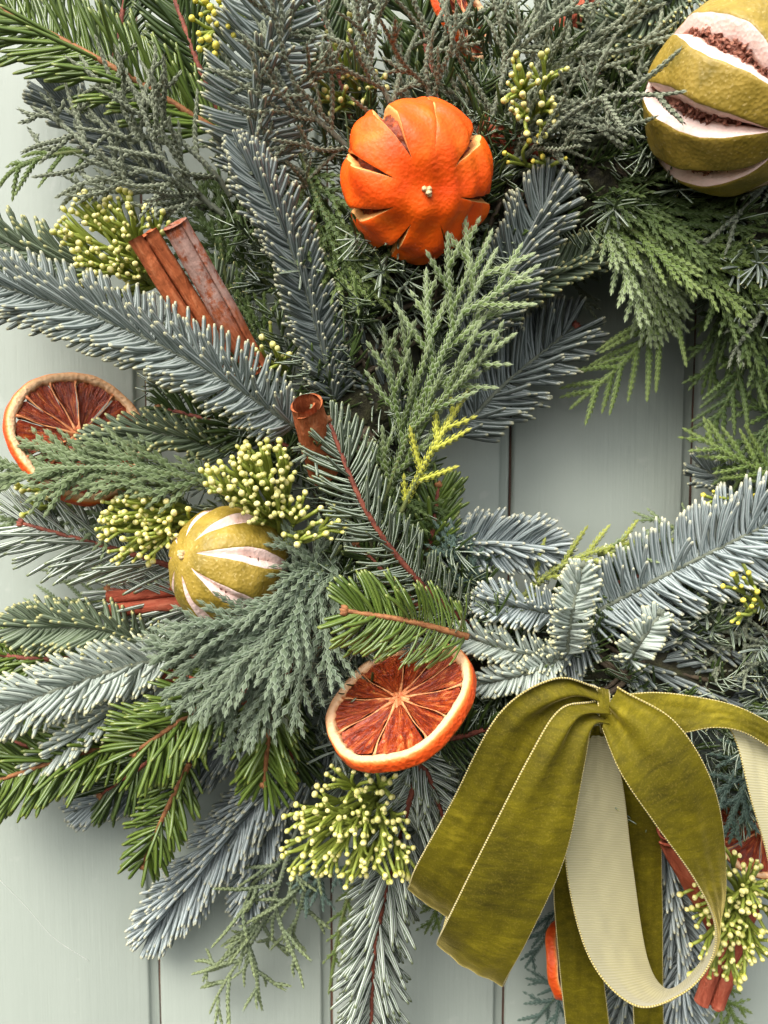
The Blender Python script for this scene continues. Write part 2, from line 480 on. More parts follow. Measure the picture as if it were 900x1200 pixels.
# ------------------------------------------------------------------ builders: fir, cypress, juniper
def pix_path(pts, n=60):
    return spline([P(*p) for p in pts], n)
def fir(label, pts, ln, mat='noble', comb=False, flip=False, dens=1.0, ang=62, w=None, bark='bark_red', curl=None, tip_bud=None, group='fir sprigs', tilt=0.0, droop=0.0, lens=None):
    """pts: (x, y, height in mm) from base to tip; ln: needle length in photograph pixels"""
    path = pix_path(pts)
    hm = np.mean([p[2] for p in pts])
    m = MPX(hm)
    root = thing('fir_sprig', label, 'fir sprig', path[0], group)
    Ls = np.linalg.norm(np.diff(path, axis=0), axis=1).sum()
    noble = mat.startswith('noble')
    up = unit(np.array([tilt, -1, .25]))
    T, N, S = frame_along(path, up)
    sb = Batch()
    wig = path + N * 0
    tube(sb, wig, np.linspace(.0016, .0010, len(path)) * (1.15 if not noble else 1.0), 6)
    build('stem', sb, MT['bark_sage' if noble and bark == 'bark_red' else bark], root)
    per = (1950 if noble else 1200) * dens * (.62 if comb and noble else 1.0)
    n = int(Ls * per)
    u = np.sort((np.arange(n) + rng.random(n)) / n)
    f = u * (len(path) - 1); i0 = np.minimum(f.astype(int), len(path) - 2); fr = (f - i0)[:, None]
    base = path[i0] * (1 - fr) + path[i0 + 1] * fr
    Ti, Ni, Si = T[i0], N[i0], S[i0]
    sg = np.where(np.arange(n) % 2 == 0, 1.0, -1.0)
    if noble and not comb:
        # dense brush: rows at the sides, rows lying over the stem, a few beneath
        ph = sg * np.radians(np.abs(np.tile([84, 84, 40, 66, 95, 62, 14, 80], n // 8 + 1)[:n][np.argsort(np.arange(n) // 2 * 2, kind='stable')] + rng.normal(0, 8, n)))
        al = np.radians(ang + rng.normal(0, 6.5, n) + 5 * np.sin(u * 17 + pts[0][0])) * (0.62 + .38 * np.abs(np.sin(ph)))
        cv = (.75 if curl is None else curl) + rng.normal(0, .12, n)
        B = unit(Ni * .75 + Ti * .45)
    elif noble:
        ph = sg * np.radians(np.abs(rng.choice([35, 68, 86], n, p=[.2, .4, .4]) + rng.normal(0, 7, n)))
        al = np.radians(ang + rng.normal(0, 5, n))
        cv = (.35 if curl is None else curl) + rng.normal(0, .1, n)
        B = unit(Ni * .5 + Ti * .7)
    else:
        ph = sg * np.radians(np.abs(rng.choice([30, 62, 84, 100], n, p=[.1, .27, .43, .2]) + rng.normal(0, 8, n)))
        al = np.radians(ang + rng.normal(0, 8, n))
        cv = (.45 if curl is None else curl) + rng.normal(0, .18, n)
        B = unit(Ti * .9 + Ni * (-.25 if not flip else .35))
    endf = np.clip((u - .8) / .2, 0, 1)
    al = al * (1 - .62 * endf ** 1.5)
    L = ln * m * (.84 + .26 * rng.random(n) ** .7) * (1 - .45 * endf ** 2) * (.78 + .22 * np.clip(u / .15, 0, 1))
    if lens is not None: L = L * np.where(np.sin(ph) > 0, lens[0], lens[1])
    R = np.cos(ph)[:, None] * Ni + np.sin(ph)[:, None] * Si
    if droop: R = unit(R + np.array([0, 0, -droop]))
    base = base + R * .0010
    ww = (w if w else (.0024 if noble else .0022)) * (.9 + .2 * rng.random(n))
    Nf = -Ni if flip else Ni
    nb = Batch()
    needles(nb, base, Ti, R, Nf if not flip else Nf + 1.2 * Ti, L, al, cv, B, ww, (ww * .62 if noble else ww * .36))
    build('needles', nb, MT[mat], root, 'stuff')
    bd = Batch()                                             # little resting buds at the tip
    for kx in range(3):
        d = unit(T[-1] + (kx - 1) * .6 * S[-1] + .2 * N[-1])
        q = path[-1] + d * np.linspace(0, .0042, 5)[:, None]
        tube(bd, q, [.0008, .0016, .0018, .0013, .0003], 6)
    build('tip_bud', bd, MT[tip_bud or ('bark_sage' if noble else 'bark_tan')], root)
    return root
def spray(label, pts, width, mat='cy_green', r=1.75, gap=4.6, ang=38, second=True, bark='bark_green', group='cypress sprays', name='cypress_spray', cat='cypress', d=None, up=(0, -1, .2), asym=1.0, droop=0.0, shape=.55):
    """flat cypress frond: axis, alternate branches and their twigs; width in photograph pixels"""
    path = pix_path(pts, 80)
    hm = np.mean([p[2] for p in pts]); m = MPX(hm)
    root = thing(name, label, cat, path[0], group)
    T, N, S = frame_along(path, unit(up))
    Ls = np.linalg.norm(np.diff(path, axis=0), axis=1).sum()
    r *= .00118; gap *= .00155
    d = d * .001 if d else r * 1.4
    b = Batch(); st = Batch()
    tube(st, path[:60], np.linspace(.0013, .0006, 60), 5)
    build('stem', st, MT[bark], root)
    twig(b, path[6:], r * 1.0, d, .5, up=unit(up), t0=0, t1=1)
    n = int(Ls / gap); side = 1
    for k in range(1, n):
        u = (k + rng.normal() * .15) / n
        if u <= .04 or u >= .97: continue
        i = int(u * 79); side = -side
        env = (min(1, u / .25) ** .7) * (1 - u) ** shape
        L = width * m * .62 * env * (.8 + .4 * rng.random()) * (asym if side > 0 else 2 - asym)
        if L < d * 3: continue
        a = math.radians(ang + rng.normal() * 5)
        d0 = math.cos(a) * T[i] + side * math.sin(a) * S[i] + N[i] * rng.normal() * .13
        s = np.linspace(0, 1, 7)[:, None]
        q = path[i] + unit(d0) * L * s + T[i] * L * .14 * s ** 2 + N[i] * (rng.normal() * .08 * L) * s ** 2 + np.array([0, 0, -droop * L]) * s ** 2
        twig(b, q, r * .95, d, .5, up=unit(np.array(up) + rng.normal(0, .15, 3)), t0=u * .5, t1=1)
        if second and L > .011:
            bt = tangents(q); sd = 1 if rng.random() < .5 else -1
            m2 = int(L / (gap * .95))
            for k2 in range(1, m2 + 1):
                u2 = k2 / (m2 + 1); sd = -sd
                L2 = min(L * .55 * (1 - u2) + .004, .020) * (.75 + .4 * rng.random())
                p0 = q[0] + (q[-1] - q[0]) * u2
                p0 = np.array([np.interp(u2, np.linspace(0, 1, 7), q[:, c_]) for c_ in range(3)])
                tt = bt[min(6, int(u2 * 6))]
                s2 = np.cross(tt, N[i])
                dd = unit(math.cos(a) * tt + sd * math.sin(a) * s2 + N[i] * rng.normal() * .12)
                ss = np.linspace(0, 1, 4)[:, None]
                twig(b, p0 + dd * L2 * ss + tt * L2 * .15 * ss ** 2 + np.array([0, 0, -droop * L2]) * ss ** 2, r * .88, d, .5, up=unit(np.array(up) + rng.normal(0, .2, 3)), t0=u2 * .6, t1=1)
    build('scale_leaves', b, MT[mat], root, 'stuff', smooth=False)
    return root
def juniper(label, pts, width, mat='jun', r=1.15, gap=7.0, bark='bark_sage', group='grey juniper sprigs', ang=42, depth=.35, curl=.25, second=.75):
    path = pix_path(pts, 80)
    hm = np.mean([p[2] for p in pts]); m = MPX(hm)
    root = thing('juniper_sprig', label, 'juniper', path[0], group)
    T, N, S = frame_along(path)
    Ls = np.linalg.norm(np.diff(path, axis=0), axis=1).sum()
    r *= .00115; gap *= .0016; d = r * 1.0
    b = Batch(); st = Batch()
    wigp = path + S * (np.sin(np.linspace(0, 9, 80)) * .0015)[:, None]
    path = wigp
    tube(st, path[:62], np.linspace(.0016, .0008, 62), 6)
    build('stem', st, MT[bark], root)
    twig(b, path[12:], r * 1.05, d, 1.0)
    n = max(4, int(Ls / gap)); side = 1
    def limb(p0, t, nrm, sd, L, level, u):
        a = math.radians(ang + rng.normal() * 8)
        s_ = np.cross(t, nrm)
        d0 = unit(math.cos(a) * t + sd * math.sin(a) * s_ + nrm * rng.normal() * depth)
        s = np.linspace(0, 1, 8)[:, None]
        bend = unit(t * .8 + rng.normal(0, .5, 3))
        q = p0 + d0 * L * s + bend * L * curl * s ** 2 + s_ * (np.sin(s * 6 + rng.random() * 6) * L * .03)
        twig(b, q, r * (1 - .08 * level), d, 1.0, t0=u * .6, t1=1)
        if level < 2 and L > .008:
            bt = tangents(q); m2 = max(1, int(L / (gap * .9))); s3 = 1 if rng.random() < .5 else -1
            for k2 in range(1, m2 + 1):
                if rng.random() > second: continue
                u2 = (k2 + rng.normal() * .15) / (m2 + 1); i2 = int(np.clip(u2 * 7, 0, 7)); s3 = -s3
                limb(q[i2], bt[i2], unit(nrm + rng.normal(0, .3, 3)), s3, L * (.62 - .3 * u2) * (.7 + .5 * rng.random()), level + 1, u)
    for k in range(1, n):
        u = (k + rng.normal() * .2) / n
        if not .05 < u < .97: continue
        i = int(u * 79); side = -side
        L = width * m * .72 * (min(1, u / .2) ** .6) * (1 - u) ** .45 * (.65 + .6 * rng.random())
        if L > .004: limb(path[i], T[i], N[i], side, L, 1 if L < .014 else 0, u)
    build('scale_leaves', b, MT[mat], root, 'stuff', smooth=False)
    return root

# ------------------------------------------------------------------ builder: clusters of little round buds on green stalks
k = NB('cream bud')
t = k.attr('t')
c = k.ramp(t, [(0, (132, 144, 44)), (.35, (184, 186, 74)), (.58, (220, 212, 118)), (.9, (240, 230, 166)), (1, (206, 192, 112))])
c = k.mix(k.math('MULTIPLY', k.orand(), .5), c, lin(176, 180, 70))
k.set(Base_Color=c, Roughness=.5, Subsurface_Weight=.0)
MT['bud'] = k.m
k = NB('yellow bud')
t = k.attr('t')
c = k.ramp(t, [(0, (140, 140, 30)), (.4, (206, 190, 50)), (1, (236, 218, 96))])
c = k.mix(k.math('MULTIPLY', k.orand(), .4), c, lin(190, 186, 70))
k.set(Base_Color=c, Roughness=.55)
MT['bud_yellow'] = k.m
k = NB('green stalk')
k.set(Base_Color=k.mix(k.noise(160, 2), lin(120, 134, 44), lin(156, 166, 74)), Roughness=.5)
MT['stalk'] = k.m
def bud_mesh(name, rad, long, mat):
    b = Batch()
    prof = [(0, .20), (.18, .42), (.42, .86), (.66, 1.0), (.86, .72), (.97, .3)]
    sd = 8
    v, t = [], []
    for z, w in prof:
        for j in range(sd):
            a = 2 * math.pi * j / sd
            v.append((w * rad * math.cos(a), w * rad * math.sin(a), z * long)); t.append(z)
    v.append((0, 0, long)); t.append(1.0)
    q = [(i * sd + j, i * sd + (j + 1) % sd, (i + 1) * sd + (j + 1) % sd, (i + 1) * sd + j) for i in range(len(prof) - 1) for j in range(sd)]
    tr = [((len(prof) - 1) * sd + j, (len(prof) - 1) * sd + (j + 1) % sd, len(prof) * sd) for j in range(sd)]
    b.add(v, q, tr, t)
    me = b.mesh(name)
    me.materials.append(MT[mat])
    return me
BUD = {k_: bud_mesh(k_, *a_) for k_, a_ in {'bud': (.0019, .0046, 'bud'), 'bud_yellow': (.0021, .0042, 'bud_yellow')}.items()}
def buds(label, cen, size, n, base, kind='bud', dep=14, size_k=1.0, stalk=.0009):
    """cen (x, y, height), size half width / height in pixels; base: where the stalks meet"""
    c0 = P(*cen); m = MPX(cen[2]); b0 = P(*base)
    root = thing('bud_cluster', label, 'bud cluster', b0, 'clusters of small buds')
    st = Batch()
    n = int(n * 1.2); nb = max(3, n // 6)
    # branch ends spread over a dome that bulges towards the viewer
    pts = []
    tries = 0
    while len(pts) < n and tries < 6000:
        tries += 1
        x, z = rng.uniform(-1, 1, 2)
        if x * x + z * z > 1: continue
        y = -math.sqrt(max(0, 1 - x * x - z * z)) * rng.uniform(.05, 1.0)
        f_ = 1 + .16 * math.sin(3 * math.atan2(z, x) + cen[0]) + .1 * math.sin(7 * math.atan2(z, x) + cen[1])
        x, z = x * f_, z * f_
        p = c0 + np.array([x * size[0] * m, y * dep * .001, z * size[1] * m])
        if all(np.linalg.norm(p - q) > .0026 * size_k for q in pts): pts.append(p)
    pts = np.array(pts)
    heads = pts[rng.choice(len(pts), min(nb, len(pts)), replace=False)]
    own = np.argmin(np.linalg.norm(pts[:, None] - heads[None], axis=2), axis=1)
    for k in range(len(heads)):
        mine = pts[own == k]
        if not len(mine): continue
        g = mine.mean(0)
        node = b0 + (g - b0) * .62 + np.array([0, .002, 0])
        mid = b0 + (g - b0) * .3 + np.array([0, .003, 0]) + rng.normal(0, .0012, 3)
        tube(st, spline([b0, mid, node], 8), np.linspace(stalk * 1.9, stalk * 1.3, 8), 5)
        for p in mine:
            q1 = node + (p - node) * .45 + (g - node) * .2 + rng.normal(0, .0006, 3)
            cur = spline([node, q1, p], 7)
            tube(st, cur, np.linspace(stalk * 1.15, stalk * 1.0, 7), 5)
            d = Vector(unit(p - q1))
            o = bpy.data.objects.new('bud', BUD[kind])
            COL.objects.link(o)
            o.parent = root
            o.rotation_mode = 'QUATERNION'
            o.rotation_quaternion = d.to_track_quat('Z', 'Y')
            f = size_k * rng.uniform(.55, .95)
            o.scale = (f * rng.uniform(.85, 1.1), f * rng.uniform(.85, 1.1), f * rng.uniform(.85, 1.25))
            o.location = Vector(p - b0) - d * .0006
    build('stalks', st, MT['stalk'], root, 'stuff')
    return root

# ------------------------------------------------------------------ builder: dried whole citrus with slits
k = NB('dried orange peel')
n1 = k.noise(60, 4); n2 = k.noise(700, 2)
c = k.ramp(n1, [(.3, (238, 76, 4)), (.55, (250, 94, 6)), (.78, (255, 124, 26))])
c = k.mix(k.band(k.attr('s'), .5, 2, .25), c, lin(250, 184, 112))
c = k.mix(k.band(k.attr('s'), 1.55, 3, .2), c, lin(196, 96, 40))
k.set(Base_Color=c, Roughness=.5, Specular_IOR_Level=.35)
k.bump(k.math('ADD', k.math('MULTIPLY', k.vor(640), .35), k.math('ADD', k.math('MULTIPLY', k.noise(420, 3), .5), k.math('MULTIPLY', k.noise(95, 5, None, .6, .8), 1.8))), .35, .0012)
MT['peel'] = k.m
k = NB('dried green peel')
n1 = k.noise(75, 5, rough=.65)
c = k.ramp(n1, [(.25, (112, 98, 30)), (.45, (148, 125, 44)), (.64, (172, 145, 60)), (.85, (192, 164, 88))])
c = k.mix(k.math('MULTIPLY', k.band(k.noise(620, 2), .66, 2, .03), .35), c, lin(222, 196, 132))
pith = k.mix(k.noise(110, 4, None, .65), lin(240, 196, 182), lin(250, 230, 218))
pith = k.mix(k.math('MULTIPLY', k.band(k.noise(260, 3), .6, 2, .06), .35), pith, lin(224, 182, 158))
c = k.mix(k.band(k.attr('s'), .5, 2, .2), c, pith)
c = k.mix(k.band(k.attr('s'), 1.6, 3, .2), c, lin(196, 150, 130))
k.set(Base_Color=c, Roughness=.48, Specular_IOR_Level=.4)
k.bump(k.math('ADD', k.vor(560), k.math('MULTIPLY', k.noise(240, 3), .9)), .3, .0009)
MT['lime_peel'] = k.m
k = NB('dried flesh crumbs')
n = k.noise(300, 4)
k.set(Base_Color=k.ramp(n, [(.3, (112, 62, 46)), (.55, (166, 106, 84)), (.8, (206, 152, 124))]), Roughness=.8)
k.bump(k.vor(420), 1.0, .003)
MT['crumb'] = k.m
k = NB('dried orange flesh')
n = k.noise(260, 4)
k.set(Base_Color=k.ramp(n, [(.3, (70, 22, 6)), (.6, (150, 62, 14)), (.8, (206, 112, 34))]), Roughness=.6)
k.bump(n, 1.0, .002)
MT['orange_flesh'] = k.m
k = NB('dry calyx')
n = k.noise(500, 3)
k.set(Base_Color=k.ramp(n, [(.3, (176, 138, 82)), (.7, (240, 214, 168))]), Roughness=.8)
k.bump(n, .8, .001)
MT['calyx'] = k.m
def slit_fruit(name, label, cat, cen, Rpx, axis, slits, peel, flesh, start=28, end=125, squash=.9, wall=.0045, wide=1.0, inner=.35, lump=.02, spin=(0, 0, 1), seed=1.0, lift=.05, crumbs=False, skew=.85):
    """slits: (angle about the axis in degrees, half width in degrees)"""
    c0 = P(*cen); Rm = Rpx * MPX(cen[2])
    root = thing(name, label, cat, c0)
    Z = unit(axis); X = unit(np.cross(spin, Z)); Y = np.cross(Z, X)     # Y lies along spin as far as it can
    sl = sorted(slits); ns = len(sl)
    lam = np.concatenate([np.linspace(0.5, start, 10, endpoint=False), np.linspace(start, end, 44), np.linspace(end, 179.5, 14)[1:]])
    uu = np.clip((lam - start) / (end - start), 0, 1)
    lens = np.sin(np.pi * uu ** skew) ** .75
    lens[(uu <= 0) | (uu >= 1)] = 0
    b = Batch()
    cols = 15
    def pos(l, ph, rad):
        l = np.radians(l); ph = np.radians(ph)
        d = np.stack([np.sin(l) * np.cos(ph), np.sin(l) * np.sin(ph), np.cos(l)], -1)
        lumpy = 1 + lump * wob(d[..., 0] * 1.3, d[..., 1] * 1.3, d[..., 2] * 1.3, seed)
        dd = d * (rad * lumpy)[..., None]
        dd[..., 2] *= squash
        dd[..., 2] -= .05 * Rm * np.exp(-(l / .28) ** 2) * np.sign(np.cos(l))     # dimple at the stalk end
        return c0 + dd[..., :1] * X + dd[..., 1:2] * Y + dd[..., 2:] * Z
    nl = len(lam)
    for i in range(ns):
        a0, w0 = sl[i]; a1, w1 = sl[(i + 1) % ns]
        if a1 <= a0: a1 += 360
        ed0 = a0 + w0 * wide * lens * (1 + .10 * np.sin(lam * .09 + i * 2 + seed) + .025 * np.sin(lam * .4 + i * 5)); ed1 = a1 - w1 * wide * lens * (1 + .10 * np.sin(lam * .11 + i * 3 + seed * 2) + .025 * np.sin(lam * .43 + i * 4))
        sx = .5 - .5 * np.cos(np.linspace(0, math.pi, cols))
        ph = ed0[:, None] + (ed1 - ed0)[:, None] * sx[None]
        mid = 4 * sx * (1 - sx)
        rad = Rm * (1 - lift * .0 + lift * (lens[:, None] * (1 - mid[None]) * 1.0) - .02 * lens[:, None] * (1 - mid[None]) ** 6)
        rad = rad * (1 + .014 * np.sin(i * 2.4 + seed) * lens[:, None] * mid[None])
        outer = pos(np.broadcast_to(lam[:, None], ph.shape), ph, rad)
        rings = [outer]; s_at = [np.zeros((nl, cols))]
        # the lips: peel edge, then the pale wall sloping inward
        def wallcol(edge, away, depth, frac):
            phw = edge + away * (1 - frac) * lens
            return pos(lam, phw, Rm * (1 + lift * lens * .6) - depth * lens - .0002)
        L0 = [wallcol(ed0, -w0 * wide * (1 - inner) * 1.0, wall * dd, 1 - dd) for dd in (.12, .5, 1.0, 1.4)]
        L1 = [wallcol(ed1, w1 * wide * (1 - inner) * 1.0, wall * dd, 1 - dd) for dd in (.12, .5, 1.0, 1.4)]
        def put(grid, sv, keep=None):
            m = grid.shape[1]
            ss = np.broadcast_to(np.array(sv, float), grid.shape[:2])
            rows = np.arange(nl - 1) if keep is None else np.nonzero(keep)[0]
            ii, jj = np.meshgrid(rows, np.arange(m - 1), indexing='ij')
            q = np.stack([ii * m + jj, (ii + 1) * m + jj, (ii + 1) * m + jj + 1, ii * m + jj + 1], -1)
            b.add(grid, q, None, np.broadcast_to(lam[:, None] / 180, grid.shape[:2]).ravel(), ss.ravel())
        put(outer, [.22] + [0] * (cols - 2) + [.22])
        keep = (lens[:-1] > 0) | (lens[1:] > 0)
        eps = (c0 - outer) * .0012
        put(np.stack(L0[::-1] + [(outer + eps)[:, 0]], 1), [2, 1.3, 1, .9, .8], keep)
        put(np.stack([(outer + eps)[:, -1]] + L1, 1), [.8, .9, 1, 1.3, 2.0], keep)
    po = build('peel', b, MT[peel], root)
    bm = bmesh.new(); bm.from_mesh(po.data)
    bmesh.ops.remove_doubles(bm, verts=bm.verts, dist=1.2e-5)
    bm.to_mesh(po.data); bm.free()
    b = Batch()
    la = np.linspace(1, 179, 60)[:, None] * np.ones((1, 120)); pa = np.linspace(0, 360, 120, endpoint=False)[None] * np.ones((60, 1))
    g = pos(la, pa, np.full(la.shape, Rm - wall * 1.25) * (1 + .03 * rng.normal(size=la.shape) * np.sin(np.radians(la))))
    ii, jj = np.meshgrid(np.arange(59), np.arange(120), indexing='ij'); k2 = (jj + 1) % 120
    b.add(g, np.stack([ii * 120 + jj, (ii + 1) * 120 + jj, (ii + 1) * 120 + k2, ii * 120 + k2], -1))
    build('flesh', b, MT[flesh], root)
    if crumbs:
        b = Batch()
        for a, w in sl:
            for kx in range(110):
                l = rng.uniform(start + 12, end - 14); ph = a + rng.normal() * w * .26 * wide
                p = pos(np.array([l]), np.array([ph]), np.array([Rm - wall * rng.uniform(.75, 1.3)]))[0]
                d1 = unit(rng.normal(size=3)) * .0022 * rng.uniform(.6, 1.3); d2 = unit(np.cross(d1, rng.normal(size=3))) * .0011; d3 = unit(np.cross(d1, d2)) * .0008
                b.add([p - d1, p + d2, p - d2, p + d3, p - d3, p + d1 * .9], None,
                      [(0, 1, 3), (0, 3, 2), (0, 2, 4), (0, 4, 1), (5, 3, 1), (5, 2, 3), (5, 4, 2), (5, 1, 4)])
        build('crumbs', b, MT['crumb'], root, 'stuff', smooth=False)
    b = Batch()                                                        # stalk button
    top = pos(np.array([0.01]), np.array([0.]), np.array([Rm]))[0]
    for kx in range(5):
        a = kx * 1.3; d = X * math.cos(a) + Y * math.sin(a)
        q = top - Z * .001 + d * .0009 * (kx % 3) + Z * np.linspace(0, .0034 - .0004 * (kx % 3), 4)[:, None] + d * np.linspace(0, .0007, 4)[:, None]
        tube(b, q, [.0014, .0014, .0012, .0006], 6)
    build('calyx', b, MT['calyx'], root)
    return root

# ------------------------------------------------------------------ builder: dried orange slices
k = NB('slice rind')
n = k.noise(140, 4)
s = k.attr('s')
c = k.ramp(s, [(0, (226, 66, 8)), (.3, (240, 92, 22)), (.46, (244, 140, 62)), (.6, (250, 204, 150)), (.85, (252, 222, 178)), (1, (240, 188, 132))])
c = k.mix(k.math('MULTIPLY', n, .45), c, lin(232, 110, 44))
k.set(Base_Color=c, Roughness=.55)
k.bump(k.math('ADD', k.noise(420, 3), k.vor(480)), .5, .0009)
MT['rind'] = k.m
k = NB('dried segment flesh')
t = k.attr('t'); s = k.attr('s')
comb = k.node('ShaderNodeCombineXYZ')
k.put(comb.inputs[0], k.math('MULTIPLY', s, 7)); k.put(comb.inputs[1], k.math('MULTIPLY', t, 2.6)); k.put(comb.inputs[2], k.math('MULTIPLY', k.orand(), 20))
st = k.noise(1.0, 5, comb.outputs[0], .65, .9)
c = k.ramp(st, [(.32, (74, 14, 4)), (.45, (138, 40, 12)), (.56, (182, 74, 24)), (.70, (230, 150, 84))])
c = k.mix(k.math('MULTIPLY', k.noise(90, 3), .5), c, lin(128, 50, 14))
k.set(Base_Color=c, Roughness=k.math('MULTIPLY_ADD', st, .35, .18), Specular_IOR_Level=.6)
k.bump(k.math('ADD', st, k.math('MULTIPLY', k.noise(240, 4), .8)), .9, .0022)
MT['segment'] = k.m
k = NB('pale membrane')
n = k.noise(300, 3)
k.set(Base_Color=k.ramp(n, [(.3, (190, 96, 50)), (.7, (234, 170, 114))]), Roughness=.6)
k.bump(n, .6, .0008)
MT['membrane'] = k.m
def orange_slice(label, cen, Rpx, normal, nseg=10, thick=.0062, rot=0.0, cup=.002, spin=(0, 0, 1), pith=.14, red=0):
    c0 = P(*cen); R = Rpx * MPX(cen[2])
    root = thing('orange_slice', label, 'orange slice', c0, 'dried orange slices')
    Z = unit(normal); X = unit(np.cross(spin, Z)); Y = np.cross(Z, X)
    def pos(r, a, z):
        r, a, z = np.broadcast_arrays(r, a, z)
        wv = z + cup * (r / R) ** 2 * np.sin(2 * a + rot) + .0006 * np.sin(5 * a + 1)
        k_ = r * (1 + .012 * np.sin(3 * a + rot) + .006 * np.sin(7 * a))
        return c0 + (k_ * np.cos(a))[..., None] * X + (k_ * np.sin(a))[..., None] * Y + wv[..., None] * Z
    b = Batch(); n = 120
    a = np.linspace(0, 2 * math.pi, n, endpoint=False)
    ri = R * (1 - pith)
    prof = [(ri, -.4, 1.0), (ri, .30, 1.0), (ri + (R - ri) * .3, .50, .8), (ri + (R - ri) * .72, .50, .62), (R * .985, .40, .46), (R, .1, .15), (R * .992, -.1, .0), (R * 1.0, -.3, .15), (R * .975, -.5, .45), (ri, -.5, 1.0)]
    rip = np.zeros(n)
    g = np.stack([pos(np.full(n, r_) + (rng.normal(0, .00045, n) if j in (0, 1, 9) else .00012 * np.sin(19 * a + j)), a, np.full(n, z_ * thick)) for j, (r_, z_, _) in enumerate(prof)], 0)
    m = len(prof)
    ii, jj = np.meshgrid(np.arange(m - 1), np.arange(n), indexing='ij'); k2 = (jj + 1) % n
    b.add(g, np.stack([ii * n + jj, ii * n + k2, (ii + 1) * n + k2, (ii + 1) * n + jj], -1), None, 0, np.repeat([q[2] for q in prof], n))
    build('rind', b, MT['rind'], root)
    core = .10 * R
    edges = rot + np.cumsum(np.concatenate([[0], (1 + .35 * rng.uniform(-1, 1, nseg))]))
    edges = rot + (edges - rot) / (edges[-1] - rot) * 2 * math.pi
    mb = Batch()
    for k_ in range(nseg):
        a0, a1 = edges[k_] + .03, edges[k_ + 1] - .03
        sb = Batch(); nr, na = 16, 14
        tt = np.linspace(0, 1, nr)[:, None]; sa = np.linspace(0, 1, na)[None]
        shape = 4 * sa * (1 - sa)
        rr = core * 1.1 + (ri * (1.005 - .05 * (1 - shape ** .5)) - core * 1.1) * tt
        aa = a0 + (a1 - a0) * (.5 + (sa - .5) * (1 - .12 * (1 - tt)))
        sag = -.0016 * (shape ** .6) * np.sin(np.pi * np.clip(tt * .9 + .1, 0, 1)) - .0007 * rng.random() + .0007 * wob(tt * 3 + k_, sa * 4, tt * sa * 5, k_)
        zf = thick * .30 + sag
        front = pos(rr * np.ones_like(aa), aa, zf)
        backg = pos(rr * np.ones_like(aa), aa, -thick * .3 - sag)
        ii, jj = np.meshgrid(np.arange(nr - 1), np.arange(na - 1), indexing='ij')
        q = np.stack([ii * na + jj, (ii + 1) * na + jj, (ii + 1) * na + jj + 1, ii * na + jj + 1], -1).reshape(-1, 4)
        tv = np.broadcast_to(tt, (nr, na)).ravel(); s_v = (np.broadcast_to(sa, (nr, na))).ravel()
        sb.add(front, q, None, tv, s_v); sb.add(backg, q[:, ::-1], None, tv, s_v)
        build('segment', sb, MT['segment'], root)
        am = edges[k_]
        s = np.linspace(0, 1, 14)
        wig = am + .03 * np.sin(s * 7 + k_) * s
        q = pos(core * .5 + (ri * 1.01 - core * .5) * s, wig, np.full(14, thick * .27) + .0003 * np.sin(s * 9 + k_))
        tube(mb, q, (.00022 + .0008 * (1 - s) ** 4 + .0006 * s ** 8) * (.8 + .5 * rng.random()), 6, up=Z)
    gg = 40
    aa = np.linspace(0, 2 * math.pi, gg, endpoint=False)
    rows = [pos(core * f_ * (1 + .22 * np.sin(aa * 5 + rot) + .12 * np.sin(aa * 9)), aa, np.full(gg, thick * z_)) for f_, z_ in ((1.25, .22), (.9, .36), (.5, .42), (.05, .38))]
    g = np.stack(rows, 0); ii, jj = np.meshgrid(np.arange(3), np.arange(gg), indexing='ij'); k2 = (jj + 1) % gg
    mb.add(g, np.stack([ii * gg + jj, ii * gg + k2, (ii + 1) * gg + k2, (ii + 1) * gg + jj], -1))
    build('membrane', mb, MT['membrane'], root)
    return root

# ------------------------------------------------------------------ builder: cinnamon quills
def cin_mat(name, a, b_, c_, frost=0.0):
    k = NB(name)
    t = k.attr('t'); s = k.attr('s')
    comb = k.node('ShaderNodeCombineXYZ')
    k.put(comb.inputs[0], k.math('MULTIPLY', s, 26)); k.put(comb.inputs[1], k.math('MULTIPLY', t, 5)); k.put(comb.inputs[2], k.math('MULTIPLY', k.orand(), 9))
    n = k.noise(1, 5, comb.outputs[0], .62, .6); n2 = k.noise(120, 4)
    c = k.ramp(n, [(.28, a), (.5, b_), (.75, c_)])
    c = k.mix(k.math('MULTIPLY', n2, .45), c, col(b_))
    if frost: c = k.mix(k.math('MULTIPLY', k.math('MULTIPLY', k.band(k.noise(150, 5, rough=.7), .47, 2, .06), k.band(t, .0, .6, .12)), frost), c, lin(178, 148, 136))
    k.set(Base_Color=c, Roughness=.88, Specular_IOR_Level=.15)
    k.bump(k.math('ADD', n, k.math('MULTIPLY', n2, .9)), .8, .0018)
    return k.m
MT['cin'] = cin_mat('cinnamon bark', (122, 62, 36), (172, 94, 56), (206, 136, 94))
MT['cin_frost'] = cin_mat('cinnamon bark with pale bloom', (110, 54, 34), (158, 86, 54), (192, 124, 88), .85)
MT['cin_red'] = cin_mat('red cinnamon bark', (116, 54, 38), (164, 82, 60), (196, 120, 92))
